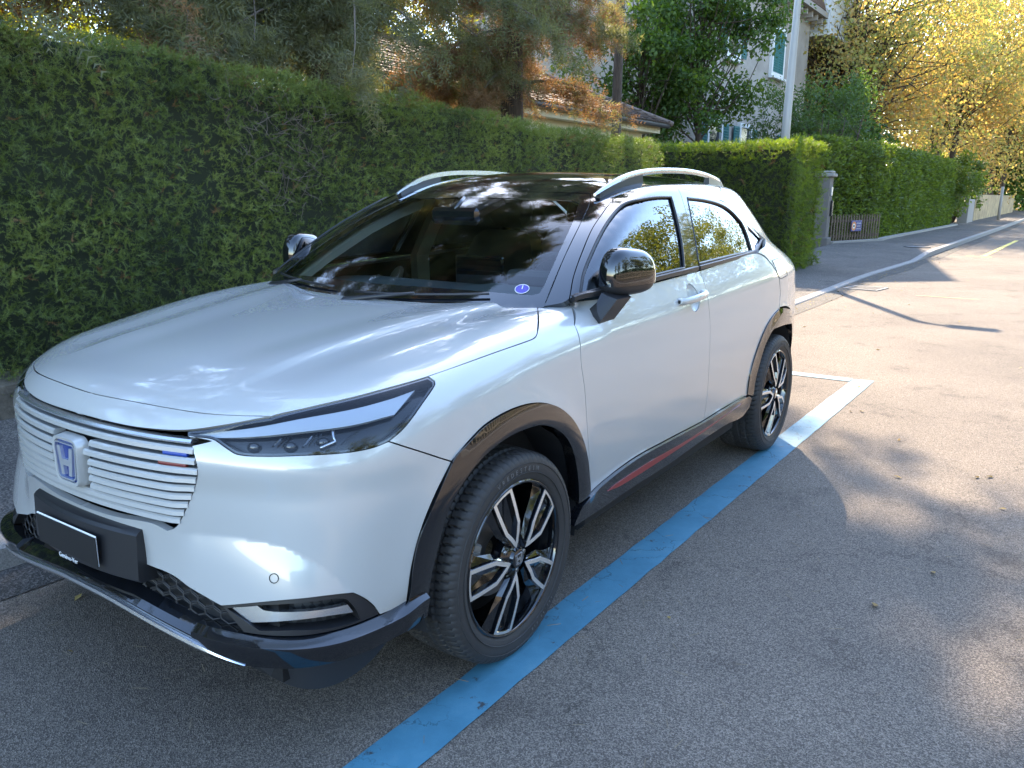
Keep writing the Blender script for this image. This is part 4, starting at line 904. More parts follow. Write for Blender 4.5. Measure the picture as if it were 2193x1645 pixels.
# ---- wheels
def lathe(prof,n,mb,sm=True,mi=0,cl=False):
    V=[];k=len(prof)
    for i in range(n):
        a=2*math.pi*i/n
        for r,y in prof: V.append((r*math.cos(a),y,r*math.sin(a)))
    F_=[(i*k+j,((i+1)%n)*k+j,((i+1)%n)*k+j+1,i*k+j+1) for i in range(n) for j in range(k-1)]
    mb.add(V,F_,sm,mi)
def wheel(loc,side,steer=0):
    """built facing -y (visible side)"""
    e=empty('wheel',loc); e.parent=car; e.rotation_euler=(0,0,steer+(math.pi if side<0 else 0))
    # tyre with tread blocks
    ty=MB(); n=480; Ro=.336
    half=[(.243,.0),(.252,-.006),(.262,-.010),(.285,-.014),(.305,-.0125),(.318,-.007),(.326,.002),(.3315,.014)]
    prof=[(r,y) for r,y in half]
    tread=[]
    w0,w1=.014,.211
    for y in np.linspace(w0+.006,w1-.006,25):
        tt=(y-.1125)/.0985; r=Ro-.0045*tt*tt
        tread.append((r,y))
    prof2=prof+tread+[(r,.225-y) for r,y in half[::-1]]
    k=len(prof2); V=[];gro=[.052,.088,.137,.173]
    for i in range(n):
        a=2*math.pi*i/n
        for j,(r,y) in enumerate(prof2):
            rr_=r
            if r>.3260:
                for gy in gro:
                    if abs(y-gy)<.0048: rr_-=.0075
                # lateral sipes, slanted
                ph=int(i+ (abs(y-.1125)-.1)*50)% 6
                if ph<1 and (abs(y-.1125)>.03): rr_-=.008
                if abs(y-.1125)<=.024 and int(i*1.0+(y*300))%8<1: rr_-=.005
            elif r>.310 and (i%6)<1: rr_-=.005
            V.append((rr_*math.cos(a),y,rr_*math.sin(a)))
    F_=[(i*k+j,((i+1)%n)*k+j,((i+1)%n)*k+j+1,i*k+j+1) for i in range(n) for j in range(k-1)]
    ty.add(V,F_,True); 
    # raised ribs on the sidewall
    for rr0,rr1 in((.2705,.2720),(.300,.3012)):
        lathe([(rr0-.001,-.0118),(rr0,-.0150),(rr1,-.0152),(rr1+.001,-.0125)],120,ty)
    tyre=ty.obj('tyre',M['rubber'],e,autosmooth=R(35))
    # raised sidewall lettering
    for word,a0,rr0,sz in (('VREDESTEIN',112,.2835,.021),('225/50 R18',-48,.2850,.012)):
        for k_,ch in enumerate(word):
            if ch==' ': continue
            a=R(a0-k_*(4.6 if sz>.02 else 2.9)); 
            t_=text(ch,'tyre_lettering',sz,M['rubber_text'],(0,0,0),(1,0,0),(0,0,1),None,extr=.0008)
            t_.parent=tyre; X=Vector((math.sin(a),0,-math.cos(a))); Y=Vector((math.cos(a),0,math.sin(a))); Z=X.cross(Y)
            m4=Matrix((X,Y,Z)).transposed().to_4x4(); m4.translation=Vector((rr0*math.cos(a),-.0145,rr0*math.sin(a))); t_.matrix_basis=m4
    # rim
    rm=MB(); lathe([(.246,.002),(.2475,-.004),(.244,-.0065),(.238,-.004),(.234,.004),(.231,.02),(.222,.06),(.215,.16),(.225,.21)],96,rm); rm.obj('rim_barrel',M['gloss_black'],e,autosmooth=R(40))
    ri=MB(); lathe([(.2445,-.0058),(.2450,-.0072),(.2425,-.0078),(.2405,-.0062)],120,ri); ri.obj('rim_edge',M['gloss_black'],e)
    # spokes: five petals; outline in machined metal, pocket and flanks gloss black
    def yf(r): # face depth along the radius (negative = outwards)
        return float(np.interp(r,[0,.04,.08,.125,.18,.242],[-.010,-.012,-.017,-.016,-.010,-.002]))
    sil=MB(); blk=MB()
    def P3(r,th,dy=0): return np.array([r*math.cos(th),yf(r)+dy,r*math.sin(th)])
    hub_a0=R(108.2+SPIN)
    for q in range(5):
        c=hub_a0-q*2*math.pi/5
        half=[(.043,1.5),(.058,9.5),(.09,14.8),(.125,18.2),(.16,15.6),(.20,13.4),(.2415,11.6)]
        outl=[(r,-R(t)) for r,t in half]+[(.2425,-R(6)),(.2428,0),(.2425,R(6))]+[(r,R(t)) for r,t in half[::-1]]
        pl2=np.array([(r*math.cos(c+t),r*math.sin(c+t)) for r,t in outl])
        if area(pl2)<0: pl2=pl2[::-1]
        inn_=inset_poly(pl2,.0128); m_=len(pl2)
        def P2(p,dy): r=math.hypot(*p); return (p[0],yf(r)+dy,p[1])
        V=[P2(p,0) for p in pl2]+[P2(p,0) for p in inn_]
        ch=inset_poly(pl2,-.0012); chi=inset_poly(pl2,.0140)
        sil.add(V,[(i,(i+1)%m_,m_+(i+1)%m_,m_+i) for i in range(m_)],False)
        V=[P2(p,0.0002) for p in pl2]+[P2(p,.0016) for p in ch]+[P2(p,.034) for p in ch]
        blk.add(V,[(r_*m_+i,r_*m_+(i+1)%m_,(r_+1)*m_+(i+1)%m_,(r_+1)*m_+i) for r_ in range(2) for i in range(m_)],False)
        V=[P2(p,0.0002) for p in inn_]+[P2(p,.0016) for p in chi]+[P2(p,.017) for p in inset_poly(pl2,.018)]
        blk.add(V,[(r_*m_+i,r_*m_+(i+1)%m_,(r_+1)*m_+(i+1)%m_,(r_+1)*m_+i) for r_ in range(2) for i in range(m_)],False)
        fl_=inset_poly(pl2,.0178); cen_=P2((.15*math.cos(c),.15*math.sin(c)),.026)
        blk.add([P2(p,.017) for p in fl_]+[cen_],[(i,(i+1)%m_,m_) for i in range(m_)],False)
        # side wing of each spoke (dark, steps down towards the gap)
        for sg in(1,-1):
            w=[(.075,12),(.125,18.5),(.165,17),(.238,16.5),(.238,11.4),(.16,14.5),(.125,17)]
            wing=[(.236,sg*R(11.5)),(.236,sg*R(21.5)),(.19,sg*R(21)),(.13,sg*R(25)),(.075,sg*R(20)),(.06,sg*R(10)),(.125,sg*R(17.5))]
            blk.add([P3(r,c+t,.012 if k_ in(0,6,5) else .026) for k_,(r,t) in enumerate(wing)],[(0,1,2,6),(2,3,6),(3,4,5,6)],False)
    sil.obj('spoke_face',M['alu'],e); blk.obj('spokes',M['gloss_black'],e)
    hb=MB(); lathe([(.001,-.0125),(.026,-.0122),(.0295,-.0105),(.031,-.006),(.034,.0),(.048,.006),(.062,.016),(.066,.04)],48,hb); hb.obj('hub',M['gloss_black'],e,autosmooth=R(35))
    # hub logo
    lg=MB(); 
    def L3(u,w,h): return (u,-.0128-h,w)
    band2=lambda a,b:lg.add([L3(u,w,0) for u,w in a]+[L3(u,w,.0012) for u,w in a]+[L3(u,w,.0012) for u,w in b]+[L3(u,w,0) for u,w in b],[(r*len(a)+i,r*len(a)+(i+1)%len(a),(r+1)*len(a)+(i+1)%len(a),(r+1)*len(a)+i) for r in range(3) for i in range(len(a))],False)
    band2(rrect(.040,.034,.036,.008,4),rrect(.035,.029,.031,.006,4))
    for s2 in(1,-1): lg.prism([(s2*.005,-.016),(s2*.0125,-.016),(s2*.0155,.016),(s2*.0095,.016)],L3,.0012)
    lg.prism([(-.008,-.004),(.008,-.004),(.0085,.003),(-.0085,.003)],L3,.0012)
    lg.obj('hub_logo',M['chrome'],e)
    for q in range(5):
        nt_=MB(); a=hub_a0+R(36)-q*2*math.pi/5; nt_.tube([(.052*math.cos(a),.004,.052*math.sin(a)),(.052*math.cos(a),.022,.052*math.sin(a))],.009,6); nt_.obj('wheel_nut',M['iron'],e)
    bd=MB(); lathe([(.06,.075),(.14,.075),(.142,.08),(.142,.098),(.06,.098)],64,bd); bd.obj('brake_disc',M['iron'],e,autosmooth=R(35))
    cp=MB(); 
    for a in np.linspace(R(150),R(200),7)[:-1]:
        cp.box((.145*math.cos(a+.07),.078,.145*math.sin(a+.07)),(.05,.06,.030),rot=Matrix.Rotation(-(a+.07),3,'Y'),bev=.006)
    c_=cp.obj('brake_caliper',M['caliper'],e)
    if side<0: c_.rotation_euler=(0,0,0)
    bk=MB(); lathe([(.03,.11),(.20,.12),(.215,.16)],48,bk); bk.obj('brake_shield',M['dark'],e)
    return e
SPIN=0
wheel((0,-.856,.332),1,R(-.6)); wheel((2.61,-.858,.334),1); wheel((0,.856,.332),-1,R(-.6)); wheel((2.61,.858,.334),-1)
# wheel liners
for cx in(0,2.61):
    for s_ in(1,-1):
        mb=MB(); V=[];m_=28; rad=.408
        for i in range(m_+1):
            a=R(-12)+R(204)*i/m_; rr_=rad+.004*math.sin(i*2.4)
            V+=[(cx+rr_*math.cos(a),s_*-.835,.34+rr_*math.sin(a)),(cx+(rr_+.0)*math.cos(a),s_*-.70,.34+(rr_)*math.sin(a)),(cx+rr_*.98*math.cos(a),s_*-.55,.34+rr_*.98*math.sin(a)),(cx+.02*math.cos(a),s_*-.53,.34+.02*math.sin(a))]
        mb.add(V,[(i*4+j,(i+1)*4+j,(i+1)*4+j+1,i*4+j+1) for i in range(m_) for j in range(3)],True); mb.obj('wheel_arch_liner',M['plastic'],car)
# underbody
mb=MB()
mb.box((-.60,0,.36),(.28,1.3,.28)); mb.box((0,0,.42),(.98,1.02,.42)); mb.box((1.30,0,.30),(1.62,1.62,.16),bev=.03); mb.box((2.66,0,.40),(1.05,1.02,.40)); mb.box((3.12,0,.42),(.2,1.2,.36))
mb.box((.25,0,.70),(.22,1.4,.5)); mb.box((-.15,0,.70),(.7,1.0,.35))
mb.obj('underbody',M['dark'],car)
# ---- interior
it=empty('interior'); it.parent=car
mb=MB(); sec=[(.42,.99),(.52,1.035),(.70,1.05),(.90,1.045),(1.0,1.02),(1.03,.96),(1.0,.85),(.95,.6),(.42,.6)]
V=[];ys=np.linspace(-.70,.70,21)
for y in ys:
    for x,z in sec: V.append((x+.22*y*y*(1 if x<.8 else 0)+.04*y*y,y,z-.05*max(0,abs(y)-.55)+(.012 if -.6<y<-.1 and .6<x<1.02 and z>1 else 0)))
k=len(sec); mb.add(V,[(i*k+j,(i+1)*k+j,(i+1)*k+(j+1)%k,i*k+(j+1)%k) for i in range(20) for j in range(k)]+[tuple(range(k)),tuple(20*k+j for j in range(k))],False); mb.obj('dashboard',M['dash'],it,autosmooth=R(35))
mb=MB(); mb.box((.93,-.03,1.10),(.02,.26,.13),bev=.008); mb.obj('centre_screen',M['gloss_black'],it)
mb=MB(); mb.box((.90,-.36,1.085),(.10,.30,.07),bev=.02); mb.obj('instrument_hood',M['trim_int'],it)
M['steer']=mat('steering_wheel_leather',(.03,.03,.032),.45)
mb=MB(); c=np.array([1.12,-.36,1.01]); nx_=nrm([1,0,.5]); d_,t_,b_2=frame(nx_)
mb.tube([c+(t_*math.cos(a)+b_2*math.sin(a))*.185 for a in np.linspace(0,2*math.pi,41)],.015,8,False)
for a in(0,math.pi,math.pi*1.5,-math.pi/2): mb.tube([c,c+(t_*math.cos(a)+b_2*math.sin(a))*.18],[.028,.014],6)
mb.tube([c-nx_*.02,c+nx_*.03],[.06,.055],12); mb.obj('steering_wheel',M['steer'],it)
def seat(x,y,nm='seat',w=.50):
    e=empty(nm); e.parent=it
    mb=MB(); mb.box((x-.10,y,.66),(.50,w,.16),rot=Matrix.Rotation(R(-8),3,'Y'),bev=.05); mb.obj('seat_cushion',M['seat'],e)
    mb=MB(); mb.sweep([((x+.14,y,.68),(1,0,0),(0,1,0)),((x+.20,y,.85),(1,0,0),(0,1,0)),((x+.27,y,1.05),(1,0,0),(0,.95,0)),((x+.32,y,1.20),(1,0,0),(0,.72,0)),((x+.335,y,1.235),(.8,0,0),(0,.55,0))],[(-.06,-w*.42),(-.075,-w*.5),(.05,-w*.46),(.06,0),(.05,w*.46),(-.075,w*.5),(-.06,w*.42),(-.045,0)]); mb.obj('seat_back',M['seat'],e,autosmooth=R(50))
    mb=MB(); mb.box((x+.335,y,1.33),(.10,.26,.16),rot=Matrix.Rotation(R(12),3,'Y'),bev=.04)
    for s2 in(.06,-.06): mb.tube([(x+.33,y+s2,1.2),(x+.335,y+s2,1.3)],.007,6)
    mb.obj('headrest',M['seat'],e)
seat(1.42,-.37); seat(1.42,.37); seat(2.22,-.36,'seat',.60); seat(2.22,.36,'seat',.60)
mb=MB(); mb.box((.80,.0,1.335),(.03,.25,.07),bev=.015); mb.tube([(.80,0,1.36),(.86,0,1.41)],.01,6); mb.obj('rear_view_mirror',M['gloss_black'],it)
# headliner, pillars trims
V,Fq,NN,mi=panel('x',both([rz(1.06,0),rz(1.08,-.30),rz(1.10,-.52),rz(1.3,-.60),rz(1.8,-.61),rz(2.4,-.58),rz(2.6,-.3),rz(2.65,0)]),F2,'T',M['trim_light'],None,off=-.045,thick=0,step=.08,obj=False)
new_obj('headliner',V,Fq,[M['trim_light'],M['dark']],it,True,mi)
for s_ in(1,-1):
    mb=MB(); A=[snap(p,F2,-.05)[0] for p in TR['bseam']]
    mb.sweep([(a,np.array([1.,0,0]),np.array([0,1.,0])) for a in A]+[((1.5,-.78,.5),(1,0,0),(0,1,0))],[(-.055,-.02),(.055,-.02),(.05,.02),(-.05,.02)],sm=False); mb.v=[(x,y*s_,z) for x,y,z in mb.v]; mb.obj('centre_pillar_trim',M['trim_light'],it)
    mb=MB(); A=[snap(p,F2,-.035)[0]+np.array([.03,.0,-.02]) for p in TR['ws_side']]
    mb.sweep([(a,np.array([.2,1.,0]),np.array([.5,0,.8])) for a in A],[(-.025,-.03),(.03,-.03),(.03,.03),(-.025,.03)],sm=False); mb.v=[(x,y*s_,z) for x,y,z in mb.v]; mb.obj('front_pillar_trim',M['trim_light'],it)
    mb=MB(); A=snap([1.5,-.76,1.30],F2,-.09)[0]; mb.tube([A,A+np.array([-.05,0,-.5])],[.003,.003],4); mb.v=[(x,y*s_,z) for x,y,z in mb.v]
mb=MB(); mb.box((2.75,0,.80),(.04,1.3,.5)); mb.obj('parcel_wall',M['trim_int'],it)
# ================================================================ SETTING
def grid_obj(name,xs,ys,zf,m,kind='structure'):
    X,Y=np.meshgrid(xs,ys,indexing='ij'); V=np.stack([X,Y,np.vectorize(zf)(X,Y)],-1).reshape(-1,3); ny=len(ys)
    F_=[(i*ny+j,(i+1)*ny+j,(i+1)*ny+j+1,i*ny+j+1) for i in range(len(xs)-1) for j in range(ny-1)]
    o=new_obj(name,V,F_,m,None,False); tag(o,kind=kind); return o
def asphalt(name,base,warm,agg=150,contrast=1.0):
    m=mat(name,base,.85,spec=.3); b=bsdf(m)
    c=N(m,'ShaderNodeTexCoord')
    v=N(m,'ShaderNodeTexVoronoi',feature='F1'); v.inputs['Scale'].default_value=agg; L(m,c.outputs['Object'],v.inputs['Vector'])
    v2=N(m,'ShaderNodeTexVoronoi',feature='F1'); v2.inputs['Scale'].default_value=agg*.42; L(m,c.outputs['Object'],v2.inputs['Vector'])
    r=ramp(m,v.outputs['Color'],[(0,tuple(x*.45 for x in base)),(.45,base),(.80,tuple(x*1.5 for x in warm)),(1,tuple(x*3.0*contrast for x in warm))])
    big=noise(m,.55,5,.6); r2=ramp(m,big.outputs[0],[(.3,(.72,.71,.71)),(.7,(1.18,1.16,1.12))])
    sp=ramp(m,v2.outputs['Distance'],[(0,(1.6,1.55,1.5)),(.22,(1,1,1)),(1,(.8,.8,.8))])
    x=mixc(m,1.0,r.outputs[0],r2.outputs[0],'MULTIPLY'); x=mixc(m,.8,x,sp.outputs[0],'MULTIPLY')
    # tar patches and cracks
    n2=noise(m,2.2,6,.65); st=ramp(m,n2.outputs[0],[(.33,(.62,.62,.63)),(.42,(1,1,1))]); x=mixc(m,.75,x,st.outputs[0],'MULTIPLY')
    ck=N(m,'ShaderNodeTexVoronoi',feature='DISTANCE_TO_EDGE'); ck.inputs['Scale'].default_value=.38
    nz=noise(m,3.,5,.7); ad=N(m,'ShaderNodeVectorMath',operation='MULTIPLY_ADD'); L(m,nz.outputs['Color'],ad.inputs[0]); ad.inputs[1].default_value=(.5,.5,.5); L(m,c.outputs['Object'],ad.inputs[2]); L(m,ad.outputs[0],ck.inputs['Vector'])
    cr=ramp(m,ck.outputs['Distance'],[(0,(.30,.30,.30)),(.004,(1,1,1))]); x=mixc(m,.5,x,cr.outputs[0],'MULTIPLY')
    L(m,x,b.inputs['Base Color'])
    bumpn(m,v.outputs['Distance'],.7,.004)
    return m
M['asphalt']=asphalt('asphalt',(.132,.112,.094),(.188,.160,.132),300,.55)
M['pave']=asphalt('pavement_asphalt',(.088,.080,.074),(.13,.118,.105),140,.7)
M['earth']=mat('earth',(.07,.055,.035),.95,bump=(30,.6,.02))
def kerb_y(x): return float(np.interp(x,[-40,-1,9,14,18,40,120],[1.12,1.10,.80,.86,.72,.60,.5]))
def ped_y(x): return float(np.interp(x,[-40,0,9,14,20,24,26,40,55,120],[2.85,2.83,2.75,2.3,2.7,2.72,2.66,2.5,2.3,2.2]))
xs=np.array([-40,-20,-10,-4,-1,2,5,9,12,14,16,18,20,22,24,26,30,34,40,50,70,120])
o=grid_obj('ground',np.linspace(-300,900,25),np.linspace(-500,500,21),lambda x,y:-.06,M['earth'])
o=grid_obj('road',xs,np.linspace(-7.2,1.0,4),lambda x,y:0,M['asphalt'])
for v in o.data.vertices:
    if v.co.y>.9: v.co.y=kerb_y(v.co.x)
# pavement: raised by the kerb except at the dropped crossing
def kh(x): return float(np.interp(x,[-40,5.5,7.5,18.6,20.5,120],[.10,.10,.022,.022,.12,.12]))
V=[];
for x in xs:
    k_=kerb_y(x); V+=[(x,k_+.13,kh(x)-.004),(x,(k_+ped_y(x))/2,kh(x)+.012),(x,ped_y(x)+.6,kh(x)+.03)]
o=new_obj('pavement',V,[(i*3+j,(i+1)*3+j,(i+1)*3+j+1,i*3+j+1) for i in range(len(xs)-1) for j in range(2)],M['pave']); tag(o,kind='structure')
M['granite']=mat('kerb_granite',(.25,.24,.22),.8); 
m=M['granite']; nz=noise(m,120,4,.7); r=ramp(m,nz.outputs[0],[(.3,(.13,.125,.12)),(.5,(.25,.24,.225)),(.75,(.38,.36,.34))]); L(m,r.outputs[0],bsdf(m).inputs['Base Color']); bumpn(m,nz.outputs[0],.4,.004)
kb=MB(); x=-14.
while x<70:
    l=.98; x2=x+l
    def sec(xx): k_=kerb_y(xx); h=kh(xx); return [(xx,k_-.004,-.05),(xx,k_,h-.012),(xx,k_+.012,h),(xx,k_+.13,h),(xx,k_+.13,-.05)]
    a=sec(x+.006);b=sec(x2-.006); kb.add(a+b,[(j,(j+1)%5,5+(j+1)%5,5+j) for j in range(5)]+[(0,1,2,3,4),(9,8,7,6,5)],False); x=x2
o=kb.obj('kerb',M['granite']); tag(o,kind='structure')
gp=grid_obj('gutter_strip',xs,np.array([0,1.]),lambda x,y:.004,asphalt('gutter_asphalt',(.06,.057,.053),(.095,.088,.08),160,.7))
for v in gp.data.vertices: v.co.y=kerb_y(v.co.x)-(.006 if v.co.y>.5 else .30+.05*math.sin(v.co.x*1.3))
# painted markings
M['paintblue']=mat('blue_road_paint',(.03,.15,.33),.6,spec=.35); m=M['paintblue']
n1=noise(m,3.5,6,.7); r1=ramp(m,n1.outputs[0],[(.30,(.05,.165,.235)),(.55,(.07,.215,.30)),(.8,(.13,.27,.34))])
ck=N(m,'ShaderNodeTexVoronoi',feature='DISTANCE_TO_EDGE'); ck.inputs['Scale'].default_value=4.2; c=N(m,'ShaderNodeTexCoord'); nz=noise(m,9.,5,.7); ad=N(m,'ShaderNodeVectorMath',operation='MULTIPLY_ADD'); L(m,nz.outputs['Color'],ad.inputs[0]); ad.inputs[1].default_value=(.12,.12,.12); L(m,c.outputs['Object'],ad.inputs[2]); L(m,ad.outputs[0],ck.inputs['Vector'])
cr=ramp(m,ck.outputs['Distance'],[(0,(.25,.25,.25)),(.010,(1,1,1))]); nz3=noise(m,1.6,2); rr3=ramp(m,nz3.outputs[0],[(.42,(0,0,0)),(.55,(1,1,1))])
x_=mixc(m,1.,r1.outputs[0],cr.outputs[0],'MULTIPLY'); x_=mixc(m,rr3.outputs[0],r1.outputs[0],x_)
n5=noise(m,9,7,.75); w5=ramp(m,n5.outputs[0],[(.335,(1,1,1)),(.385,(0,0,0))]); x_=mixc(m,w5.outputs[0],x_,(.05,.055,.06)); L(m,x_,bsdf(m).inputs['Base Color']); n6=noise(m,260,3); bumpn(m,n6.outputs[0],.35,.003)
def ragged(pts,amp=.004,st=.05):
    q=[]
    P=np.array(pts,float)
    for i in range(len(P)):
        a,b=P[i],P[(i+1)%len(P)]; L_=np.linalg.norm(b-a); k=max(1,int(L_/st)); nn=np.array([-(b-a)[1],(b-a)[0]])/(L_+1e-9)
        for j in range(k): q.append(a+(b-a)*j/k+nn*rng.normal(0,amp))
    return q
def decal(name,poly,z,m,kind='structure'):
    mb=MB(); q=[tuple(p) for p in poly]; n_=len(q)
    rr=delaunay_2d_cdt([Vector(p) for p in q],[(i,(i+1)%n_) for i in range(n_)],[],1,1e-7)
    o=new_obj(name,[(p[0],p[1],z) for p in rr[0]],[f for f in rr[2]],m); tag(o,kind=kind); return o
yo=lambda x:-.9465-.0054*x; yi=lambda x:-.790-.0054*x
decal('bay_line',ragged([(-3.2,yo(-3.2)),(4.86,-.995),(4.83,-.842),(-3.2,yi(-3.2))],.0016,.09),.004,M['paintblue'])
decal('bay_line',ragged([(4.72,-.835),(4.85,-.835),(4.80,.45),(4.68,.45)],.0016,.09),.0045,M['paintblue'])
M['paintyellow']=mat('yellow_road_paint',(.62,.52,.10),.7)
decal('centre_line',ragged([(21.2,-.30),(30.5,-.50),(30.5,-.62),(21.2,-.42)],.006,.2),.004,M['paintyellow'])
decal('road_mark',ragged([(21.0,-.55),(21.0,.0),(21.12,.0),(21.12,-.55)],.01,.1),.0045,M['paintyellow'])
M['paintfaint']=mat('worn_paint',(.30,.27,.13),.8)
decal('road_mark',ragged([(11.3,-1.15),(11.3,-.35),(11.36,-.35),(11.36,-1.15)],.012,.06),.004,M['paintfaint'])
# ---- drain and manhole
M['castiron']=mat('cast_iron',(.09,.09,.092),.6,.5)
dr=empty('drain_grate',(11.85,.47,.0)); tag(dr,'rectangular slotted iron drain grate at the kerb edge of the road','drain grate'); dr.rotation_euler=(0,0,R(-8))
mb=MB(); 
for y in(-.24,.24): mb.box((0,y,.008),(.55,.035,.014))
for x in(-.26,.26): mb.box((x,0,.008),(.035,.444,.014))
mb.obj('frame',M['granite'],dr)
mb=MB()
for i in range(9): mb.box((-.21+i*.0525,0,.0075),(.024,.44,.012))
mb.obj('bars',M['castiron'],dr)
mb=MB(); mb.box((0,0,.003),(.485,.444,.003)); mb.obj('sump',M['dark'],dr)
mh=empty('manhole_cover',(22.0,1.25,kh(22)+.008)); tag(mh,'round grey manhole cover set in the far pavement','manhole cover')
mb=MB(); lathe_=[(.30*math.cos(a),.30*math.sin(a),.006) for a in np.linspace(0,2*math.pi,41)[:-1]]; mb.add(lathe_,[tuple(range(40))]); mb.obj('lid',mat('cover_concrete',(.16,.155,.15),.8),mh)
mb=MB(); mb.tube([(.32*math.cos(a),.32*math.sin(a),.004) for a in np.linspace(0,2*math.pi,41)],.012,5,False); mb.obj('ring',M['castiron'],mh)
# ================================================================ foliage tools
class VN:
    def __init__(s,seed,f):
        r=np.random.default_rng(seed); s.k=r.normal(0,1,(14,3))*f; s.p=r.uniform(0,6.28,14)
    def __call__(s,P): return np.sin(P@s.k.T+s.p).mean(1)*2.2
def basis(dirs,spin):
    z=dirs/np.linalg.norm(dirs,axis=1,keepdims=True); a=np.where(np.abs(z[:,2:3])<.9,np.array([[0,0,1.]]),np.array([[1.,0,0]]))
    x=np.cross(a,z); x/=np.linalg.norm(x,axis=1,keepdims=True); y=np.cross(z,x)
    c,s_=np.cos(spin)[:,None],np.sin(spin)[:,None]; return x*c+y*s_, -x*s_+y*c, z
def scatter(tv,tf,P,D,scale,spin=None):
    n=len(P); spin=rng.uniform(0,6.28,n) if spin is None else spin
    X,Y,Z=basis(D,spin); s=scale[:,None,None]
    V=P[:,None,:]+s*(tv[None,:,0:1]*X[:,None,:]+tv[None,:,1:2]*Y[:,None,:]+tv[None,:,2:3]*Z[:,None,:])
    F_=tf[None]+(np.arange(n)*len(tv))[:,None,None]; return V.reshape(-1,3),F_.reshape(-1,tf.shape[1])
def needle_spray(nn=7,L_=.07,nl=.02,w=.0028,droop=.0,seed=0,branch=0):
    """flat yew/fir spray: stem along z, needles in the x plane"""
    r=np.random.default_rng(seed); V=[];F_=[]
    def spray(o,d,x,L_,nn,nl):
        d=nrm(d);x=nrm(x-d*np.dot(x,d)); nrmv=np.cross(d,x)
        b=len(V); e=o+d*L_; V.extend([o-x*.0012,o+x*.0012,e]); F_.append((b,b+1,b+2))
        for i in range(nn):
            t=(i+.5)/nn; p=o+d*L_*t; ln=nl*(1-.55*t)*r.uniform(.8,1.15)
            for sg in(1,-1):
                dd=nrm(x*sg+d*(.75+.4*t)+nrmv*r.normal(0,.28)); b=len(V)
                V.extend([p-d*w*.5,p+d*w*.7,p+dd*ln]); F_.append((b,b+1,b+2))
    o=np.zeros(3); spray(o,np.array([0,0,1.]),np.array([1.,0,0]),L_,nn,nl)
    for k in range(branch):
        a=r.uniform(0,6.28); t=r.uniform(.0,.6); sg=1 if k%2 else -1
        d=np.array([sg*.8+r.normal(0,.2),r.normal(0,.45),r.uniform(.4,1.)]); spray(np.array([0,0,L_*t]),d,np.array([r.normal(0,1),r.normal(0,1),.2]),L_*r.uniform(.6,.95),max(4,nn-2),nl*.9)
    return np.array(V),np.array(F_)
def leaf_quad(w=.5,fold=.12):
    V=np.array([(0,0,0),(-w*.5,fold,.45),(0,0,1.0),(w*.5,fold,.45)]); return V,np.array([(0,1,2),(0,2,3)])
def leaf_cluster(n=5,seed=0,w=.55,spread=.8):
    r=np.random.default_rng(seed); V=[];F_=[]; lv,lf=leaf_quad(w)
    for i in range(n):
        d=nrm(r.normal(0,spread,3)+np.array([0,0,.8])); X,Y,Z=basis(d[None],np.array([r.uniform(0,6.28)])); o=r.normal(0,.28,3)+np.array([0,0,.3])
        v=o+r.uniform(.75,1.2)*(lv[:,0:1]*X+lv[:,1:2]*Y+lv[:,2:3]*Z); F_.extend((lf+len(V)).tolist()); V.extend(v.tolist())
    return np.array(V),np.array(F_)
def unit(n): v=rng.normal(0,1,(n,3)); return v/np.linalg.norm(v,axis=1,keepdims=True)
YG=leafmat('yew_foliage',[(.04,.055,.018),(.08,.108,.032),(.145,.185,.048),(.23,.26,.065),(.32,.32,.10)],.28,.55,(1.5,1.8,.5),scale=1.3)
YB=leafmat('dry_foliage',[(.16,.08,.03),(.24,.13,.05),(.30,.20,.09)],.2,.7,(1.3,1.1,.7))
TW=mat('twig_bark',(.14,.11,.085),.9); BK=mat('bark',(.075,.055,.04),.95); 
m=BK; nz=noise(m,6,6,.7); mp=N(m,'ShaderNodeMapping'); c=N(m,'ShaderNodeTexCoord'); mp.inputs['Scale'].default_value=(9,9,1.2); L(m,c.outputs['Object'],mp.inputs['Vector']); L(m,mp.outputs[0],nz.inputs['Vector']); nz.inputs['Scale'].default_value=2.2
r=ramp(m,nz.outputs[0],[(.3,(.03,.022,.016)),(.55,(.085,.062,.045)),(.75,(.15,.115,.085))]); L(m,r.outputs[0],bsdf(m).inputs['Base Color']); bumpn(m,nz.outputs[0],1.0,.03)
CORE=mat('hedge_inner_shade',(.022,.028,.012),.95)
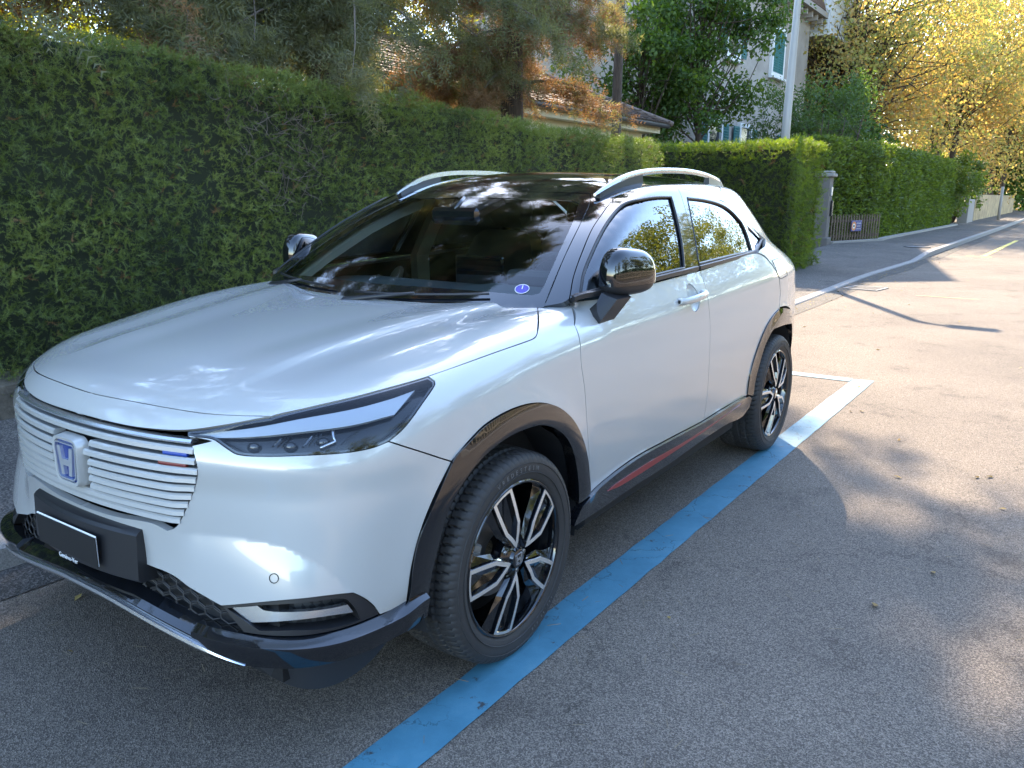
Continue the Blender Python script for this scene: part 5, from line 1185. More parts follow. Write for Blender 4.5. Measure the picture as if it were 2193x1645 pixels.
def hedge(name,label,faces,tmpl,dens,scale,mats,rough=.10,depth=.14,seed=1,core=None,twigs=0,group=None,upb=.35,brown=.02,clump=2.2,cat='hedge',pocket=.0,hmax=None):
    """faces: list of (origin, U vector, V vector, outward normal)"""
    root=empty(name,tuple(faces[0][0])); tag(root,label,cat,group); loc=Vector(faces[0][0])
    vn=VN(seed,clump); vn2=VN(seed+5,clump*3.1); Ps=[];Ds=[]
    for o,U,Vv,nn_ in faces:
        o,U,Vv,nn_=map(lambda a:np.array(a,float),(o,U,Vv,nn_)); A=np.linalg.norm(np.cross(U,Vv)); k=int(A*dens)
        s,t=rng.random((2,k)); P=o+s[:,None]*U+t[:,None]*Vv
        h=vn(P)*rough+vn2(P)*rough*.55
        if pocket: 
            keep=rng.random(k)>pocket*np.clip(-vn2(P)*1.6-.3+vn(P)*-.8,0,1); P=P[keep];h=h[keep];k=len(P)
        P=P+nn_*(h-rng.random(k)**2.0*depth)[:,None]
        if hmax and nn_[2]<.5: m_=P[:,2]<hmax[0]+(P[:,0]-hmax[1])*hmax[2]; P=P[m_]; k=len(P)
        D=nn_*.8+unit(k)*.75+np.array([0,0,upb]); Ps.append(P);Ds.append(D)
    P=np.concatenate(Ps);D=np.concatenate(Ds); P-=np.array(loc)
    n=len(P); q=np.random.default_rng(seed).integers(0,len(tmpl),n); br=vn2(P*1.7+3)>(1.15-brown*8)
    br=(rng.random(n)<brown)|(br&(rng.random(n)<.35)) if brown>0 else np.zeros(n,bool)
    VV=[];FF=[];mi=[];b=0
    for ti,(tv,tf) in enumerate(tmpl):
        for isb in(False,True):
            s_=(q==ti)&(br==isb); 
            if not s_.any(): continue
            v,f=scatter(tv,tf,P[s_],D[s_],scale*rng.uniform(.65,1.25,s_.sum())); VV.append(v);FF.append(f+b);b+=len(v);mi.append(np.full(len(f),int(isb)))
    tri_obj('foliage',np.concatenate(VV),np.concatenate(FF),mats,root,np.concatenate(mi))
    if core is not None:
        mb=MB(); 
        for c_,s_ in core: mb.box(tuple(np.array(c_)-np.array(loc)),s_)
        mb.obj('inner_shade_core',CORE,root)  # solid dark boxes stand in for the shade inside the hedge and block light
    if twigs:
        mb=MB(); o,U,Vv,nn_=[np.array(a,float) for a in faces[0]]
        vt=VN(seed+9,1.1); 
        cand=o+rng.random((twigs*6,1))*U+rng.random((twigs*6,1))*Vv; cand=cand[vt(cand)>.35][:twigs]
        for p in cand:
            p=p-np.array(loc)+nn_*rng.uniform(-.06,.05); d=nrm(unit(1)[0]+np.array([0,0,.3])); pts=[p]
            for _ in range(4): d=nrm(d+unit(1)[0]*.45); pts.append(pts[-1]+d*rng.uniform(.03,.07))
            mb.tube(pts,[.0028,.0025,.002,.0016,.001],3,False)
        mb.obj('bare_twigs',TW,root)
    return root
SPR=[needle_spray(7,.085,.024,.0042,seed=i,branch=5) for i in range(4)]
h=hedge('yew_hedge','long tall clipped yew hedge with bare twiggy patches, right behind the parked car',
  [((-4.5,2.90,.22),(13.7,0,0),(0,.03,1.90),(0,-1,.05)),((-4.5,2.91,2.08),(13.7,0,-.0),(0,.02,.40),(0,-1,.1)),((-4.5,2.93,2.48),(13.7,0,-.37),(0,1.0,0),(0,0,1)),((9.2,2.9,.2),(0,1.0,0),(0,0,1.92),(1,0,0))],
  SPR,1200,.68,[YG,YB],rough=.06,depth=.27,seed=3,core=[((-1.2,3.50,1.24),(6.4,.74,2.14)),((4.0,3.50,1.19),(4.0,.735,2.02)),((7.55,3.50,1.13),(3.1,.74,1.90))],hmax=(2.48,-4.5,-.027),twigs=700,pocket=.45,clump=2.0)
# low wall under the hedge
M['oldstone']=mat('old_stone',(.12,.10,.075),.95); m=M['oldstone']; nz=noise(m,7,6,.7); r=ramp(m,nz.outputs[0],[(.3,(.035,.03,.02)),(.55,(.12,.10,.075)),(.75,(.20,.17,.13))]); L(m,r.outputs[0],bsdf(m).inputs['Base Color']); bumpn(m,nz.outputs[0],.8,.03)
mb=MB(); mb.box((2.35,3.02,.18),(13.7,.30,.34),bev=.03); o=mb.obj('low_wall',M['oldstone']); tag(o,'low rough brown stone wall under the long yew hedge','wall')
SPR2=[needle_spray(5,.10,.035,.009,seed=20+i,branch=4) for i in range(3)]
YG2=leafmat('clipped_yew',[(.05,.065,.016),(.08,.11,.024),(.13,.17,.033),(.19,.22,.04)],.45,.55,(2.2,2.4,.5),scale=1.5)
hedge('clipped_hedge','square clipped dark hedge with a glowing sunlit top, standing beyond the car',
  [((13.4,2.1,.05),(0,3.6,0),(0,0,2.30),(-1,0,0)),((13.4,2.15,.05),(2.1,.1,0),(0,0,2.38),(0,-1,0)),((13.4,2.1,2.36),(2.1,0,0),(0,3.6,0),(0,0,1)),((15.5,2.1,.05),(0,3.6,0),(0,0,2.3),(1,0,0))],
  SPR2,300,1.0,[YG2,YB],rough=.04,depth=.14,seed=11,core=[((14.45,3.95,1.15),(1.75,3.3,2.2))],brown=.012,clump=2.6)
LC=[leaf_cluster(5,seed=i,w=.42) for i in range(3)]
LG=leafmat('laurel_foliage',[(.05,.075,.02),(.085,.12,.03),(.13,.17,.045),(.20,.24,.06)],.35,.32,(2.2,2.3,.5),scale=1.0)
hedge('laurel_hedge','very long high laurel hedge behind the picket fence and low kerb wall',
  [((21.8,3.75,.12),(3.0,-.75,0),(0,0,2.75),(-.25,-1,0)),((24.8,3.0,.1),(16.6,-.2,0),(0,0,2.85),(0,-1,0)),((21.8,3.6,2.92),(19.6,-.75,0),(0,1.3,0),(0,0,1)),((21.8,3.75,.1),(0,1.2,0),(0,0,2.75),(-1,0,0)),((41.4,2.8,.1),(0,1.2,0),(0,0,2.75),(1,0,0))],
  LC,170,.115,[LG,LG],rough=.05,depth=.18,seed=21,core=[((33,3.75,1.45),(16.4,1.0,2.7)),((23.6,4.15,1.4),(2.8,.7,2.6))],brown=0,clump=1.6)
# ---- trees
def trunk_mesh(mb,pts,rad,n=10,rough=0):
    mb.tube(pts,rad,n)
def conifer(name,label,x,y,H,R0,z0,seed,mats,dens=1.0,trunk_r=.22,brown=.1,taper=.8,spr=None,lean=(0,0),cat='conifer'):
    root=empty(name,(x,y,0)); tag(root,label,cat,None); rg=np.random.default_rng(seed)
    tb=MB(); tb.tube([(0,0,0),(.02,0,1.2),(.0+lean[0]*.3,.03+lean[1]*.3,3),(.04+lean[0]*.6,0+lean[1]*.6,H*.6),(lean[0],lean[1],H)],[trunk_r*1.35,trunk_r*1.1,trunk_r,trunk_r*.6,.03],14)
    tb.obj('trunk',BK,root)
    lb=MB(); P=[];D=[]
    nl=int(13*(H-z0)*dens)
    for i in range(nl):
        z=z0+.2+(H-z0-.4)*rg.random()**1.15; t=(z-z0)/(H-z0); Rr=R0*(1-t*taper)*rg.uniform(.65,1.1); a=rg.uniform(0,6.28)
        d=np.array([math.cos(a),math.sin(a),rg.uniform(-.05,.35)]); pts=[np.array([lean[0]*t,lean[1]*t,z])]
        for k in range(7):
            d=nrm(d+np.array([rg.normal(0,.12),rg.normal(0,.12),-.13])); pts.append(pts[-1]+d*Rr/7)
        lb.tube(pts,[.035,.03,.025,.02,.015,.01,.006,.003],4,False)
        for k in range(1,8):
            for j in range(2+int(3*dens)):
                o=pts[k]+(pts[k]-pts[k-1])*rg.uniform(-1,.2)
                dd=nrm(np.array([rg.normal(0,.8),rg.normal(0,.8),-.55+rg.normal(0,.4)])+nrm(pts[k]-pts[k-1])*.7); L_=rg.uniform(.15,.50)
                for s_ in np.linspace(.1,1,7): P.append(o+dd*L_*s_+rg.normal(0,.025,3)+np.array([0,0,-.05*s_*s_])); D.append(dd+rg.normal(0,.5,3))
    lb.obj('limbs',TW,root)
    P=np.array(P);D=np.array(D); vn=VN(seed,1.3); br=(vn(P)>.95-brown*1.6)&(rng.random(len(P))<.8)
    VV=[];FF=[];mi=[];b=0
    for isb in(0,1):
        s_=br==bool(isb)
        if s_.any():
            v,f=scatter(spr[0],spr[1],P[s_],D[s_],rng.uniform(.7,1.3,s_.sum())); VV.append(v);FF.append(f+b);b+=len(v);mi.append(np.full(len(f),isb))
    tri_obj('crown',np.concatenate(VV),np.concatenate(FF),mats,root,np.concatenate(mi)); return root
SP3=needle_spray(6,.22,.095,.011,seed=40,branch=3)
CG=leafmat('conifer_needles',[(.07,.08,.04),(.11,.12,.065),(.16,.165,.10),(.22,.20,.10)],.45,.6,(1.7,1.6,.7),scale=.8)
CB=leafmat('brown_needles',[(.15,.095,.05),(.24,.15,.08),(.32,.22,.12)],.35,.7,(1.5,1.2,.7))
conifer('conifer','tall conifer with thick furrowed trunk rising behind the yew hedge',4.7,4.85,13,3.1,2.8,51,[CG,CB],.8,.20,.25,spr=SP3)
conifer('conifer','dark slender conifer trunk left of the thick furrowed trunk',3.1,5.0,12,2.5,2.8,52,[CG,CB],.75,.13,.4,spr=SP3)
conifer('conifer','conifer with hanging rust brown needles in front of the cream garage',8.4,4.9,12.5,1.85,2.75,53,[CG,CB],.9,.16,.75,spr=SP3,taper=.55)
conifer('conifer','thin dark trunk of a tall conifer added to cast dappled shade, between the rusty conifer and the garage end',12.2,5.15,13.8,1.8,9.2,56,[CG,CB],.62,.09,.05,spr=SP3,taper=.45)  # added tree: high crown out of view dapples the foreground road with shade
conifer('conifer','conifer behind the left end of the yew hedge',.2,5.3,12,3.1,2.9,54,[CG,CB],.75,.2,.3,spr=SP3)
conifer('conifer','second conifer behind the left end of the yew hedge, nearer the frame edge',-2.6,5.2,11,2.6,3.3,55,[CG,CB],.4,.2,.10,spr=SP3)
def broadleaf(name,label,x,y,H,z0,R0,nleaf,size,m,seed,trunk_r=.12,spread=1.0,clusters=60,tmpl=None,stems=1,group=None,yr=None,cat='tree',fan=.0,bm=None):
    root=empty(name,(x,y,0)); tag(root,label,cat,group); rg=np.random.default_rng(seed); tb=MB(); lb=MB(); cen=[]
    yr=yr or R0; cz=(z0+H)/2; rzv=(H-z0)/2
    for s_ in range(stems):
        bx,by=(rg.normal(0,.25,2) if stems>1 else (0,0)); top=np.array([bx*3+rg.normal(0,.3),by*3,z0+(H-z0)*.6])
        tb.tube([(bx,by,-.05),(bx*1.3,by*1.3,z0*.5),(bx*2,by*2,z0+.2),top],[trunk_r*1.3,trunk_r,trunk_r*.75,trunk_r*.2],8)
        n_=clusters//stems
        for i in range(n_):
            u=unit(1)[0]; rr_=rg.random()**.45; c=np.array([u[0]*R0*rr_,u[1]*yr*rr_,cz+u[2]*rzv*rr_])
            t=rg.uniform(.25,.9); st=np.array([bx*2,by*2,z0*.6])*(1-t)+top*t; mid=(st+c)/2+np.array([rg.normal(0,.15),rg.normal(0,.15),-.15*R0*.3])
            lb.tube([st,mid,c],[trunk_r*.22,trunk_r*.12,.006],4,False); cen.append(c)
    tb.obj('trunk',BK,root); lb.obj('limbs',BK,root)
    cen=np.array(cen); k=len(cen); idx=rg.integers(0,k,nleaf); cr=R0*.30*rg.uniform(.6,1.3,k)
    P=cen[idx]+unit(nleaf)*(rg.random((nleaf,1))**.45)*cr[idx][:,None]*np.array([1,1,.7])
    D=unit(nleaf)+np.array([0,0,-.35]); tv,tf=tmpl or leaf_quad(.62)
    v,f=scatter(tv,tf,P,D,size*rng.uniform(.6,1.3,nleaf)); tri_obj('crown',v,f,m,root); return root
GL1=leafmat('green_leaves',[(.025,.05,.013),(.042,.082,.02),(.075,.125,.028),(.15,.20,.04)],.42,.45,(2.0,2.0,.4),scale=.7)
GL2=leafmat('pale_leaves',[(.045,.085,.03),(.075,.125,.045),(.12,.17,.06)],.4,.5,(1.8,1.8,.5),scale=.7)
YL=leafmat('yellow_green_leaves',[(.16,.20,.02),(.28,.30,.03),(.42,.38,.04)],.6,.5,(1.9,1.8,.4),scale=.5)
AU=leafmat('autumn_leaves',[(.36,.19,.09),(.42,.28,.12),(.38,.33,.13),(.27,.31,.11),(.16,.24,.08)],.55,.55,(1.5,1.35,.7),scale=.22)
broadleaf('leafy_tree','dark green broadleaf tree between the garage and the grey house',21.4,7.25,9.4,2.5,2.2,17000,.13,GL1,61,.14,clusters=70)
broadleaf('leafy_tree','dark green tree close behind the right end of the garage roof',19.6,8.3,8.2,1.6,2.1,13000,.13,GL1,71,.12,clusters=70)
broadleaf('feathery_tree','pale green feathery small tree standing behind the lamp post',24.8,4.9,5.3,1.2,1.9,9000,.13,GL2,62,.05,stems=4,clusters=60,tmpl=leaf_quad(.35))
broadleaf('leafy_tree','second green tree behind the laurel hedge, right of the lamp post',30.5,5.6,5.6,1.6,2.0,8000,.15,GL1,63,.08,stems=2,clusters=60)
broadleaf('autumn_tree','large orange and yellow autumn tree whose branches fan out above the laurel hedge',41,7.2,15.5,2.6,6.2,36000,.18,AU,64,.28,clusters=210,stems=3)
broadleaf('autumn_tree','autumn tree overhanging the far end of the road at the right edge',55,5.2,15,3.0,6.0,30000,.20,AU,65,.25,clusters=190,stems=3)
broadleaf('autumn_tree','most distant autumn tree closing off the end of the street',76,3.5,17,2.0,8.5,36000,.27,AU,66,.25,clusters=160,stems=2)
broadleaf('autumn_tree','golden tree behind the far end of the laurel hedge',47,9.5,11,2,5,22000,.19,AU,67,.2,clusters=110,stems=2)
broadleaf('evergreen_bush','dark evergreen bush at the far end of the laurel hedge',43.6,3.6,3.7,.3,1.9,9000,.16,LG,68,.08,stems=3,clusters=60,cat='bush')
broadleaf('evergreen_bush','dark ivy bush hanging over the far garden wall',50.5,4.1,3.4,.6,2.2,7000,.18,LG,69,.08,stems=3,clusters=50,cat='bush')
broadleaf('distant_tree','far green tree filling the gap at the end of the road',92,5,13,.3,8,14000,.5,GL1,70,.3,clusters=90)
broadleaf('distant_tree','far golden tree behind the distant green tree',112,2,18,.5,12,14000,.6,AU,71,.3,clusters=90)
# bright garden trees behind the conifers
for i,(x,y,H,R0,lb_) in enumerate([(3.5,15,8.5,3.4,'bright yellow green tree glowing behind the conifer trunks'),(10,17,8.5,3.6,'yellow green tree behind the garage roof, left of the rusty conifer'),(-3.5,13,8,3.2,'yellow green tree behind the left conifers'),(16.5,15.5,9,3.4,'yellow green tree behind the right end of the garage')]):
    broadleaf('garden_tree',lb_,x,y,H,1.2,R0,12000,.17,YL,80+i,.14,clusters=70)
# ---- garage
gr_=empty('garage',(10.6,8.5,0)); tag(gr_,'cream garage with brown hipped tile roof and grey gutter, behind the yew hedge','garage')
M['cream']=mat('cream_render',(.62,.56,.40),.85,bump=(60,.2,.01)); M['tile']=mat('clay_tiles',(.13,.085,.06),.85)
m=M['tile']; g=N(m,'ShaderNodeNewGeometry'); r=ramp(m,g.outputs['Random Per Island'],[(0,(.045,.033,.027)),(.5,(.085,.055,.042)),(1,(.14,.095,.07))]); L(m,r.outputs[0],bsdf(m).inputs['Base Color']); n4=noise(m,25,4); bumpn(m,n4.outputs[0],.5,.01)
gx0,gx1,gy0,gy1,gz=6.9,17.3,6.5,11.0,2.98; loc=np.array([10.6,8.5,0])
mb=MB(); mb.box(((gx0+gx1)/2-10.6,(gy0+gy1)/2-8.5,gz/2),(gx1-gx0-.8,gy1-gy0-.8,gz)); mb.obj('wall',M['cream'],gr_)
mb=MB(); mb.box(((gx0+gx1)/2-10.6,gy0+.12-8.5,gz+.02),(gx1-gx0,.03,.22)); mb.box((gx1-.12-10.6,(gy0+gy1)/2-8.5,gz+.02),(.03,gy1-gy0-.2,.22)); mb.box(((gx0+gx1)/2-10.6,gy0+.30-8.5,gz-.08),(gx1-gx0-.1,.34,.02)); mb.obj('fascia',M['cream'],gr_)
mb=MB(); mb.box((15.3-10.6,gy0+.375-8.5,2.25),(2.2,.05,.9),bev=.02); mb.obj('door_panel',mat('panel_cream',(.68,.62,.47),.7),gr_)
mb=MB(); mb.tube([(gx0-.1-10.6,gy0-.06-8.5,gz+.10),(gx1+.12-10.6,gy0-.06-8.5,gz+.10)],.07,10); mb.obj('gutter',mat('zinc_gutter',(.10,.10,.105),.5,.4),gr_)
def tiles(name,quad,row,colw,parent,th=.018):
    """quad: eave-left, eave-right, ridge-right, ridge-left (3D)"""
    a,b,c,d=[np.array(p,float) for p in quad]; up=nrm((d+c)/2-(a+b)/2); H_=np.linalg.norm((d+c)/2-(a+b)/2); nr=nrm(np.cross(b-a,up)); 
    if nr[2]<0: nr=-nr
    V=[];F_=[]; rows=int(H_/row)
    for i in range(rows):
        t0,t1=i/rows,min(1,(i+1.25)/rows); L0,R0_=a+(d-a)*t0,b+(c-b)*t0; wd=np.linalg.norm(R0_-L0); k=max(1,int(wd/colw)); ex=nrm(b-a)
        for j in range(k):
            s0=(j+(.5 if i%2 else 0))*colw
            if s0+colw>wd+.1: continue
            p=L0+ex*s0+rng.normal(0,.004,3); jz=rng.normal(0,.006)
            q0=p+nr*(th*1.6+jz); q1=p+ex*(colw*.96)+nr*(th*1.6+jz); e=up*(row*1.15)
            w=len(V); V+=[q0,q1,q1+e-nr*th*1.2,q0+e-nr*th*1.2,q0-nr*th,q1-nr*th]; F_+=[(w,w+1,w+2,w+3),(w,w+4,w+5,w+1)]
    mb=MB(); mb.add(V,F_,False); mb.add([a,b,c,d],[(0,1,2,3)],False); return mb.obj(name,M['tile'],parent)
zr=4.2; ov=.15; E=[(gx0-ov-10.6,gy0-ov-8.5,gz+.13),(gx1+ov-10.6,gy0-ov-8.5,gz+.13),(gx1+ov-10.6,gy1+ov-8.5,gz+.13),(gx0-ov-10.6,gy1+ov-8.5,gz+.13)]; RL=(gx0+2.4-10.6,.25,zr); RR=(gx1-2.4-10.6,.25,zr)
tiles('roof',(E[0],E[1],RR,RL),.15,.17,gr_); tiles('roof',(E[1],E[2],RR,RR),.15,.17,gr_); tiles('roof',(E[3],E[0],RL,RL),.15,.17,gr_)
mb=MB(); mb.tube([E[1],RR],.07,8); mb.tube([RL,RR],.08,8); mb.tube([E[0],RL],.07,8); mb.obj('ridge_tiles',mat('ridge_clay',(.16,.12,.10),.8),gr_)
# ---- house
hs=empty('house',(30,12,0)); tag(hs,'grey rendered house with teal shutters and white clapboard gable, behind the trees','house')
M['render']=mat('grey_render',(.27,.24,.22),.9,bump=(25,.3,.02)); M['teal']=mat('teal_shutters',(.03,.16,.16),.6); M['wframe']=mat('white_window_frame',(.72,.72,.70),.6); M['clap']=mat('white_clapboard',(.62,.64,.66),.6)
m=M['render']; nz=noise(m,.6,6,.7); r=ramp(m,nz.outputs[0],[(.3,(.27,.235,.20)),(.6,(.40,.355,.31))]); L(m,r.outputs[0],bsdf(m).inputs['Base Color'])
HX=lambda x,y,z:(x-30,y-12,z)
mb=MB(); mb.box(HX(29.2,12.5,4.6),(14.4,8,9.2)); mb.box(HX(39.4,13.2,4.5),(6.0,7.6,9.0)); mb.obj('wall',M['render'],hs)
mb=MB(); mb.box(HX(29.2,8.3,8.95),(15,.9,.22)); 
for i in range(19): mb.box(HX(22.3+i*.78,8.3,8.72),(.14,.62,.22))
mb.obj('cornice',mat('cornice_stone',(.30,.27,.24),.8),hs)
mb=MB(); mb.prism([(-7.7,9.2),(7.7,9.2),(0,13.6)],lambda u,w,h:HX(29.2+u,8.0+h,w),9); mb.obj('roof',mat('roof_tile_dark',(.11,.07,.055),.85),hs)
def hwin(x,z,w,h_,shut='open',y=8.5):
    f=MB(); 
    for sx in(-1,1): f.box(HX(x+sx*(w/2+.07),y-.06,z),(.14,.12,h_+.28))
    for sz in(-1,1): f.box(HX(x,y-.06,z+sz*(h_/2+.07)),(w-.002,.12,.14))
    fo=f.obj('window',M['wframe'],hs)
    g=MB(); g.box(HX(x,y-.02,z),(w,.03,h_)); g.obj('pane',mat('window_dark',(.02,.025,.03),.1),fo)
    for sx in(-1,1):
        s=MB(); cx,ww=(x+sx*(w*.75+.18),w*.48) if shut=='open' else (x+sx*w*.25,w*.49)
        s.box(HX(cx,y-.10,z),(ww,.04,h_))
        for k in range(int(h_/.09)): s.box(HX(cx,y-.125,z-h_/2+.06+k*.09),(ww*.75,.02,.05),rot=Matrix.Rotation(R(25),3,'X'))
        s.obj('shutter',M['teal'],fo)
    s=MB(); s.box(HX(x,y-.12,z-h_/2-.20),(w+.36,.22,.08)); s.obj('sill',M['wframe'],fo)
hwin(32.0,6.9,1.3,1.55,'closed'); hwin(25.7,3.1,1.1,1.5,'open'); hwin(28.8,3.1,1.1,1.5,'open'); hwin(27.0,6.9,1.1,1.5,'open'); hwin(34.0,3.1,1.1,1.5,'open')
mb=MB(); mb.box(HX(39.7,8.6,9.9),(5.4,1.5,3.0)); 
for k in range(10): mb.box(HX(39.7,7.83,8.55+k*.3),(5.42,.03,.26),rot=Matrix.Rotation(R(4),3,'X'))
for k in range(8): mb.box(HX(36.98,8.0+k*.19,9.9),(.03,.17,3.0))
mb.obj('gable_bay',M['clap'],hs)
mb=MB(); mb.box(HX(39.7,8.55,8.30),(5.7,1.7,.14)); mb.obj('bay_moulding',M['wframe'],hs)
# ---- gate pillar, fence, sign, low wall
M['stone']=mat('pillar_stone',(.17,.15,.13),.9,bump=(18,.5,.02))
gp_=empty('gate_pillar',(21.55,3.62,0)); tag(gp_,'weathered stone gate pillar with a flat cap, at the left end of the picket fence','pillar')
mb=MB(); mb.box((0,0,1.0),(.34,.34,1.86),bev=.02); mb.obj('shaft',M['stone'],gp_)
mb=MB(); mb.box((0,0,.14),(.46,.46,.36),bev=.02); mb.obj('plinth',M['stone'],gp_)
mb=MB(); mb.box((0,0,1.97),(.50,.50,.09),bev=.02); mb.box((0,0,2.05),(.40,.40,.07),bev=.025); mb.obj('cap',mat('cap_stone',(.28,.26,.23),.9,bump=(20,.4,.02)),gp_)
mb=MB(); mb.box((-.05,-.19,1.55),(.11,.05,.24),bev=.01); mb.obj('bell_panel',mat('bell_metal',(.40,.41,.42),.4,.6),gp_)
mb=MB(); mb.box((.08,-.20,1.1),(.10,.06,.42),bev=.02); mb.obj('letter_slot',M['satin_black'],gp_)
fe=empty('picket_fence',(21.9,3.45,0)); tag(fe,'low brown wooden picket fence in front of the laurel hedge','fence')
A_=np.array([21.9,3.45]);B_=np.array([24.4,2.70]); dv=(B_-A_)/np.linalg.norm(B_-A_); Ln=np.linalg.norm(B_-A_); ang=math.atan2(dv[1],dv[0])
M['wood']=mat('fence_wood',(.16,.115,.075),.85,bump=(40,.4,.01))
rt=Matrix.Rotation(ang,3,'Z')
for i in range(19):
    t=i*Ln/18; p=dv*t; mb=MB(); w=.024
    mb.prism([(-w,.16),(w,.16),(w,.86),(0,.93),(-w,.86)],lambda u,z_,h:(p[0]+dv[0]*u-dv[1]*-h,p[1]+dv[1]*u-dv[0]*h,z_),.022); mb.obj('picket',M['wood'],fe)
for z_ in(.32,.74):
    mb=MB(); c=dv*Ln/2; mb.box((c[0]+.03,c[1]+.03,z_),(Ln,.03,.07),rot=rt); mb.obj('rail',M['wood'],fe)
sg=empty('notice_sign',(23.0,3.02,.60)); tag(sg,'small blue enamel notice sign with orange round emblem, fixed to the picket fence','sign'); sg.rotation_euler=(0,0,ang)
mb=MB(); mb.box((0,0,0),(.56,.015,.30),bev=.006); mb.obj('plate',mat('sign_blue',(.035,.045,.20),.4),sg)
def disc(mb,c,r0,n=24,dy=0): mb.add([(c[0]+r0*math.cos(2*math.pi*k/n),dy,c[1]+r0*math.sin(2*math.pi*k/n)) for k in range(n)],[tuple(range(n))[::-1]])
mb=MB(); disc(mb,(-.15,0),.125,dy=-.0095); mb.obj('emblem_ring',mat('sign_orange',(.62,.22,.06),.5),sg)
mb=MB(); disc(mb,(-.15,0),.072,dy=-.0110); mb.obj('emblem_centre',mat('sign_pale',(.75,.72,.68),.5),sg)
mb=MB(); mb.box((-.15,-.0118,0),(.07,.001,.055)); mb.obj('emblem_mark',M['satin_black'],sg)
for k,(tx,sz) in enumerate((('IMMEUBLE',.052),('EN SLBV',.045),('SURVEILLANCE',.036))):
    cu=text(tx,'sign_lettering',sz,M['white'],(0,0,0),(1,0,0),(0,0,1),None); cu.parent=sg; mt=Matrix(((1,0,0,.115),(0,0,-1,-.0095),(0,1,0,.07-k*.075),(0,0,0,1))); cu.matrix_basis=mt
lw=MB(); pts=[(21.75,3.40),(24.45,2.62),(26,2.66),(33,2.58),(41.2,2.48)]
V=[]
for x,y in pts: V+=[(x,y-.08,-.05),(x,y-.08,.20),(x,y+.12,.20),(x,y+.12,-.05)]
lw.add(V,[(i*4+j,(i+1)*4+j,(i+1)*4+(j+1)%4,i*4+(j+1)%4) for i in range(4) for j in range(4)]+[(0,1,2,3),(16,17,18,19)]); o=lw.obj('low_wall',mat('pale_stone',(.34,.31,.27),.9,bump=(20,.4,.02))); tag(o,'low pale stone edging wall under the picket fence and laurel hedge','wall')
# far walls, pillar, post
M['ochre']=mat('ochre_wall',(.40,.29,.15),.9,bump=(8,.5,.03)); m=M['ochre']; nz=noise(m,1.5,6,.7); r=ramp(m,nz.outputs[0],[(.35,(.22,.16,.09)),(.6,(.46,.34,.18))]); L(m,r.outputs[0],bsdf(m).inputs['Base Color'])
mb=MB(); mb.box((66,2.75,.75),(32,.3,1.6)); o=mb.obj('garden_wall',M['ochre']); tag(o,'long ochre garden wall far down the street','wall')
mb=MB(); mb.box((46.6,2.6,.65),(3.2,.3,1.3),bev=.02); mb.box((45.0,2.6,.72),(.45,.45,1.45),bev=.02); o=mb.obj('garden_wall',mat('grey_wall',(.30,.27,.24),.9,bump=(10,.4,.02))); tag(o,'short grey wall and pillar between the laurel hedge and the ochre wall','wall')
mb=MB(); mb.tube([(53,1.6,0),(53,1.6,2.0)],.08,10); o=mb.obj('post',mat('post_grey',(.33,.31,.28),.8)); tag(o,'thin grey post on the pavement in front of the ochre wall','post')
# ---- street lamp
lp=empty('street_lamp',(14.6,2.75,0)); tag(lp,'tall grey street lamp rising out of the clipped hedge','street lamp')
M['galv']=mat('galvanised_pole',(.36,.36,.35),.5,.3)
mb=MB(); mb.tube([(0,0,0),(.04,0,3.),(.10,-.02,5.5),(.105,-.1,5.63)],[.095,.08,.06,.05],14); mb.obj('pole',M['galv'],lp)
mb=MB(); mb.tube([(.105,-.05,5.60),(.105,-.2,5.68),(.10,-.3,5.70)],[.045,.035,.03],10); mb.obj('arm',M['galv'],lp)
mb=MB(); mb.box((.10,-.50,5.71),(.24,.50,.10),rot=Matrix.Rotation(R(-4),3,'X'),bev=.03); mb.obj('lamp_head',M['galv'],lp)
# ---- the other side of the street (seen only mirrored in the car)
mb=MB(); mb.box((8,-7.35,.06),(70,.3,.12)); o=mb.obj('kerb',M['granite']); tag(o,kind='structure')
o=grid_obj('pavement',np.linspace(-30,60,10),np.array([-9.6,-7.5]),lambda x,y:.115,M['pave'])
pf=empty('picket_fence',(6,-9.6,0)); tag(pf,'long pale picket fence on the opposite side of the street','fence')
mb=MB()
for i in range(150): mb.box((-14+i*.24,0,.75),(.09,.03,1.3))
a_=mb.obj('pickets',mat('pale_fence_wood',(.42,.36,.26),.8),pf); a_['kind']='stuff'
mb=MB(); mb.box((4,.04,.4),(36,.04,.09)); mb.box((4,.04,1.1),(36,.04,.09)); mb.obj('rails',bpy.data.materials['pale_fence_wood'],pf)
hedge('clipped_hedge','clipped hedge behind the picket fence across the street',[((-24,-10.2,0),(60,0,0),(0,0,1.7),(0,1,0)),((-24,-11.4,1.7),(60,0,0),(0,1.2,0),(0,0,1))],LC,26,.30,[GL1,GL1],rough=.1,depth=.2,seed=91,core=[((6,-10.9,.8),(59.6,1.1,1.5))],brown=0)
MG=leafmat('opposite_leaves',[(.10,.13,.03),(.20,.21,.05),(.32,.30,.08)],.35,.5,(1.6,1.6,.5),scale=.5)
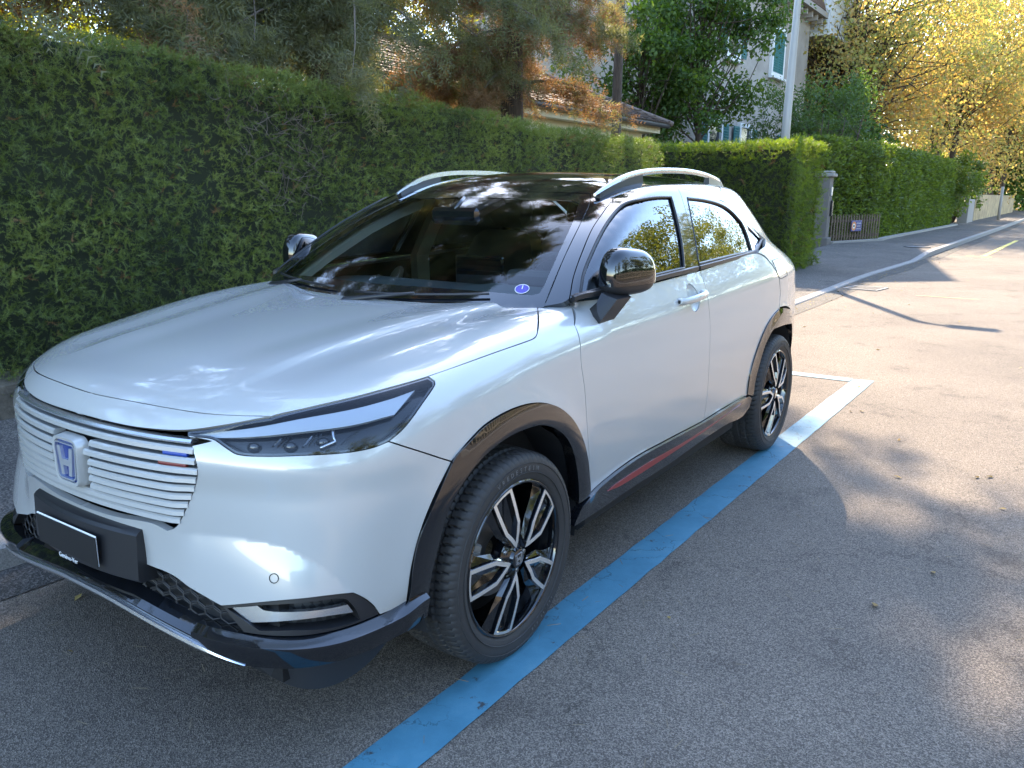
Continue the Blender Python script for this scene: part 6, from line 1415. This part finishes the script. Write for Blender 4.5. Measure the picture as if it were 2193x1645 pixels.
for (x,y,H,R0,lb_) in [(3.0,-12.5,9,3.2,'tree behind the street fence opposite the front of the parked car'),(9.0,-12.,8.0,3.0,'low tree behind the street fence opposite the rear of the parked car'),(15.5,-11.5,10.5,3.4,'tree behind the street fence opposite the clipped hedge'),(21.5,-11.,9.5,3.2,'tree behind the street fence opposite the gate pillar'),(27.5,-11.5,12.5,3.8,'tall tree behind the street fence opposite the laurel hedge'),(34.5,-12,11,3.8,'tree beyond the end of the street fence'),(43,-12,14,4.6,'tall tree far down the opposite side of the street'),(54,-13,14,5,'farthest tree on the opposite side of the street'),(-5,-13,9.0,3.0,'tree behind the street fence, opposite the camera'),(-13,-12,10,3.8,'tree at the near end of the opposite side')]:
    broadleaf('street_tree',lb_,x,y,H,.8,R0,6500,.22,MG,int(100+x),.12,clusters=60,group='trees across the street')

# ---- litter: fallen leaves and needles
n_=420; P=np.stack([rng.uniform(-1.5,26,n_),rng.uniform(-4.5,2.6,n_),np.full(n_,.006)],1)
near=rng.random(n_)<.55; ky=np.array([kerb_y(x) for x in P[:,0]]); P[near,1]=(ky-np.abs(rng.normal(0,.16,n_))-.02)[near]
keep=~((P[:,0]<3.4)&(np.abs(P[:,1])<.9)&(rng.random(n_)<.6)); P=P[keep]; ky=ky[keep]; P[P[:,1]>ky+.14,2]+=.13
P=P[~((P[:,1]>ky)&(P[:,1]<ky+.14))]; n_=len(P)
D=np.stack([rng.normal(0,.25,n_),rng.normal(0,.25,n_),np.ones(n_)],1); lv=np.array([(-.5,0,0),(0,-.28,.10),(.55,0,.03),(0,.28,.10)]); v,f=scatter(lv,np.array([(0,1,2),(0,2,3)]),P,D,rng.uniform(.018,.045,n_))
o=tri_obj('fallen_leaves',v,f,leafmat('fallen_leaf',[(.20,.12,.04),(.32,.22,.07),(.40,.32,.12)],.1,.8)); tag(o,kind='stuff')
n_=700; P=np.stack([rng.uniform(-1.6,4,n_),rng.uniform(-2.2,1.0,n_),np.full(n_,.004)],1); D=np.tile([0,0,1.],(n_,1)); nv=np.array([(-.5,-.02,0),(.5,-.02,.0),(.5,.02,.02),(-.5,.02,.02)]); v,f=scatter(nv,np.array([(0,1,2),(0,2,3)]),P,D,rng.uniform(.02,.05,n_))
o=tri_obj('fallen_needles',v,f,mat('dry_needle',(.22,.17,.11),.9)); tag(o,kind='stuff')
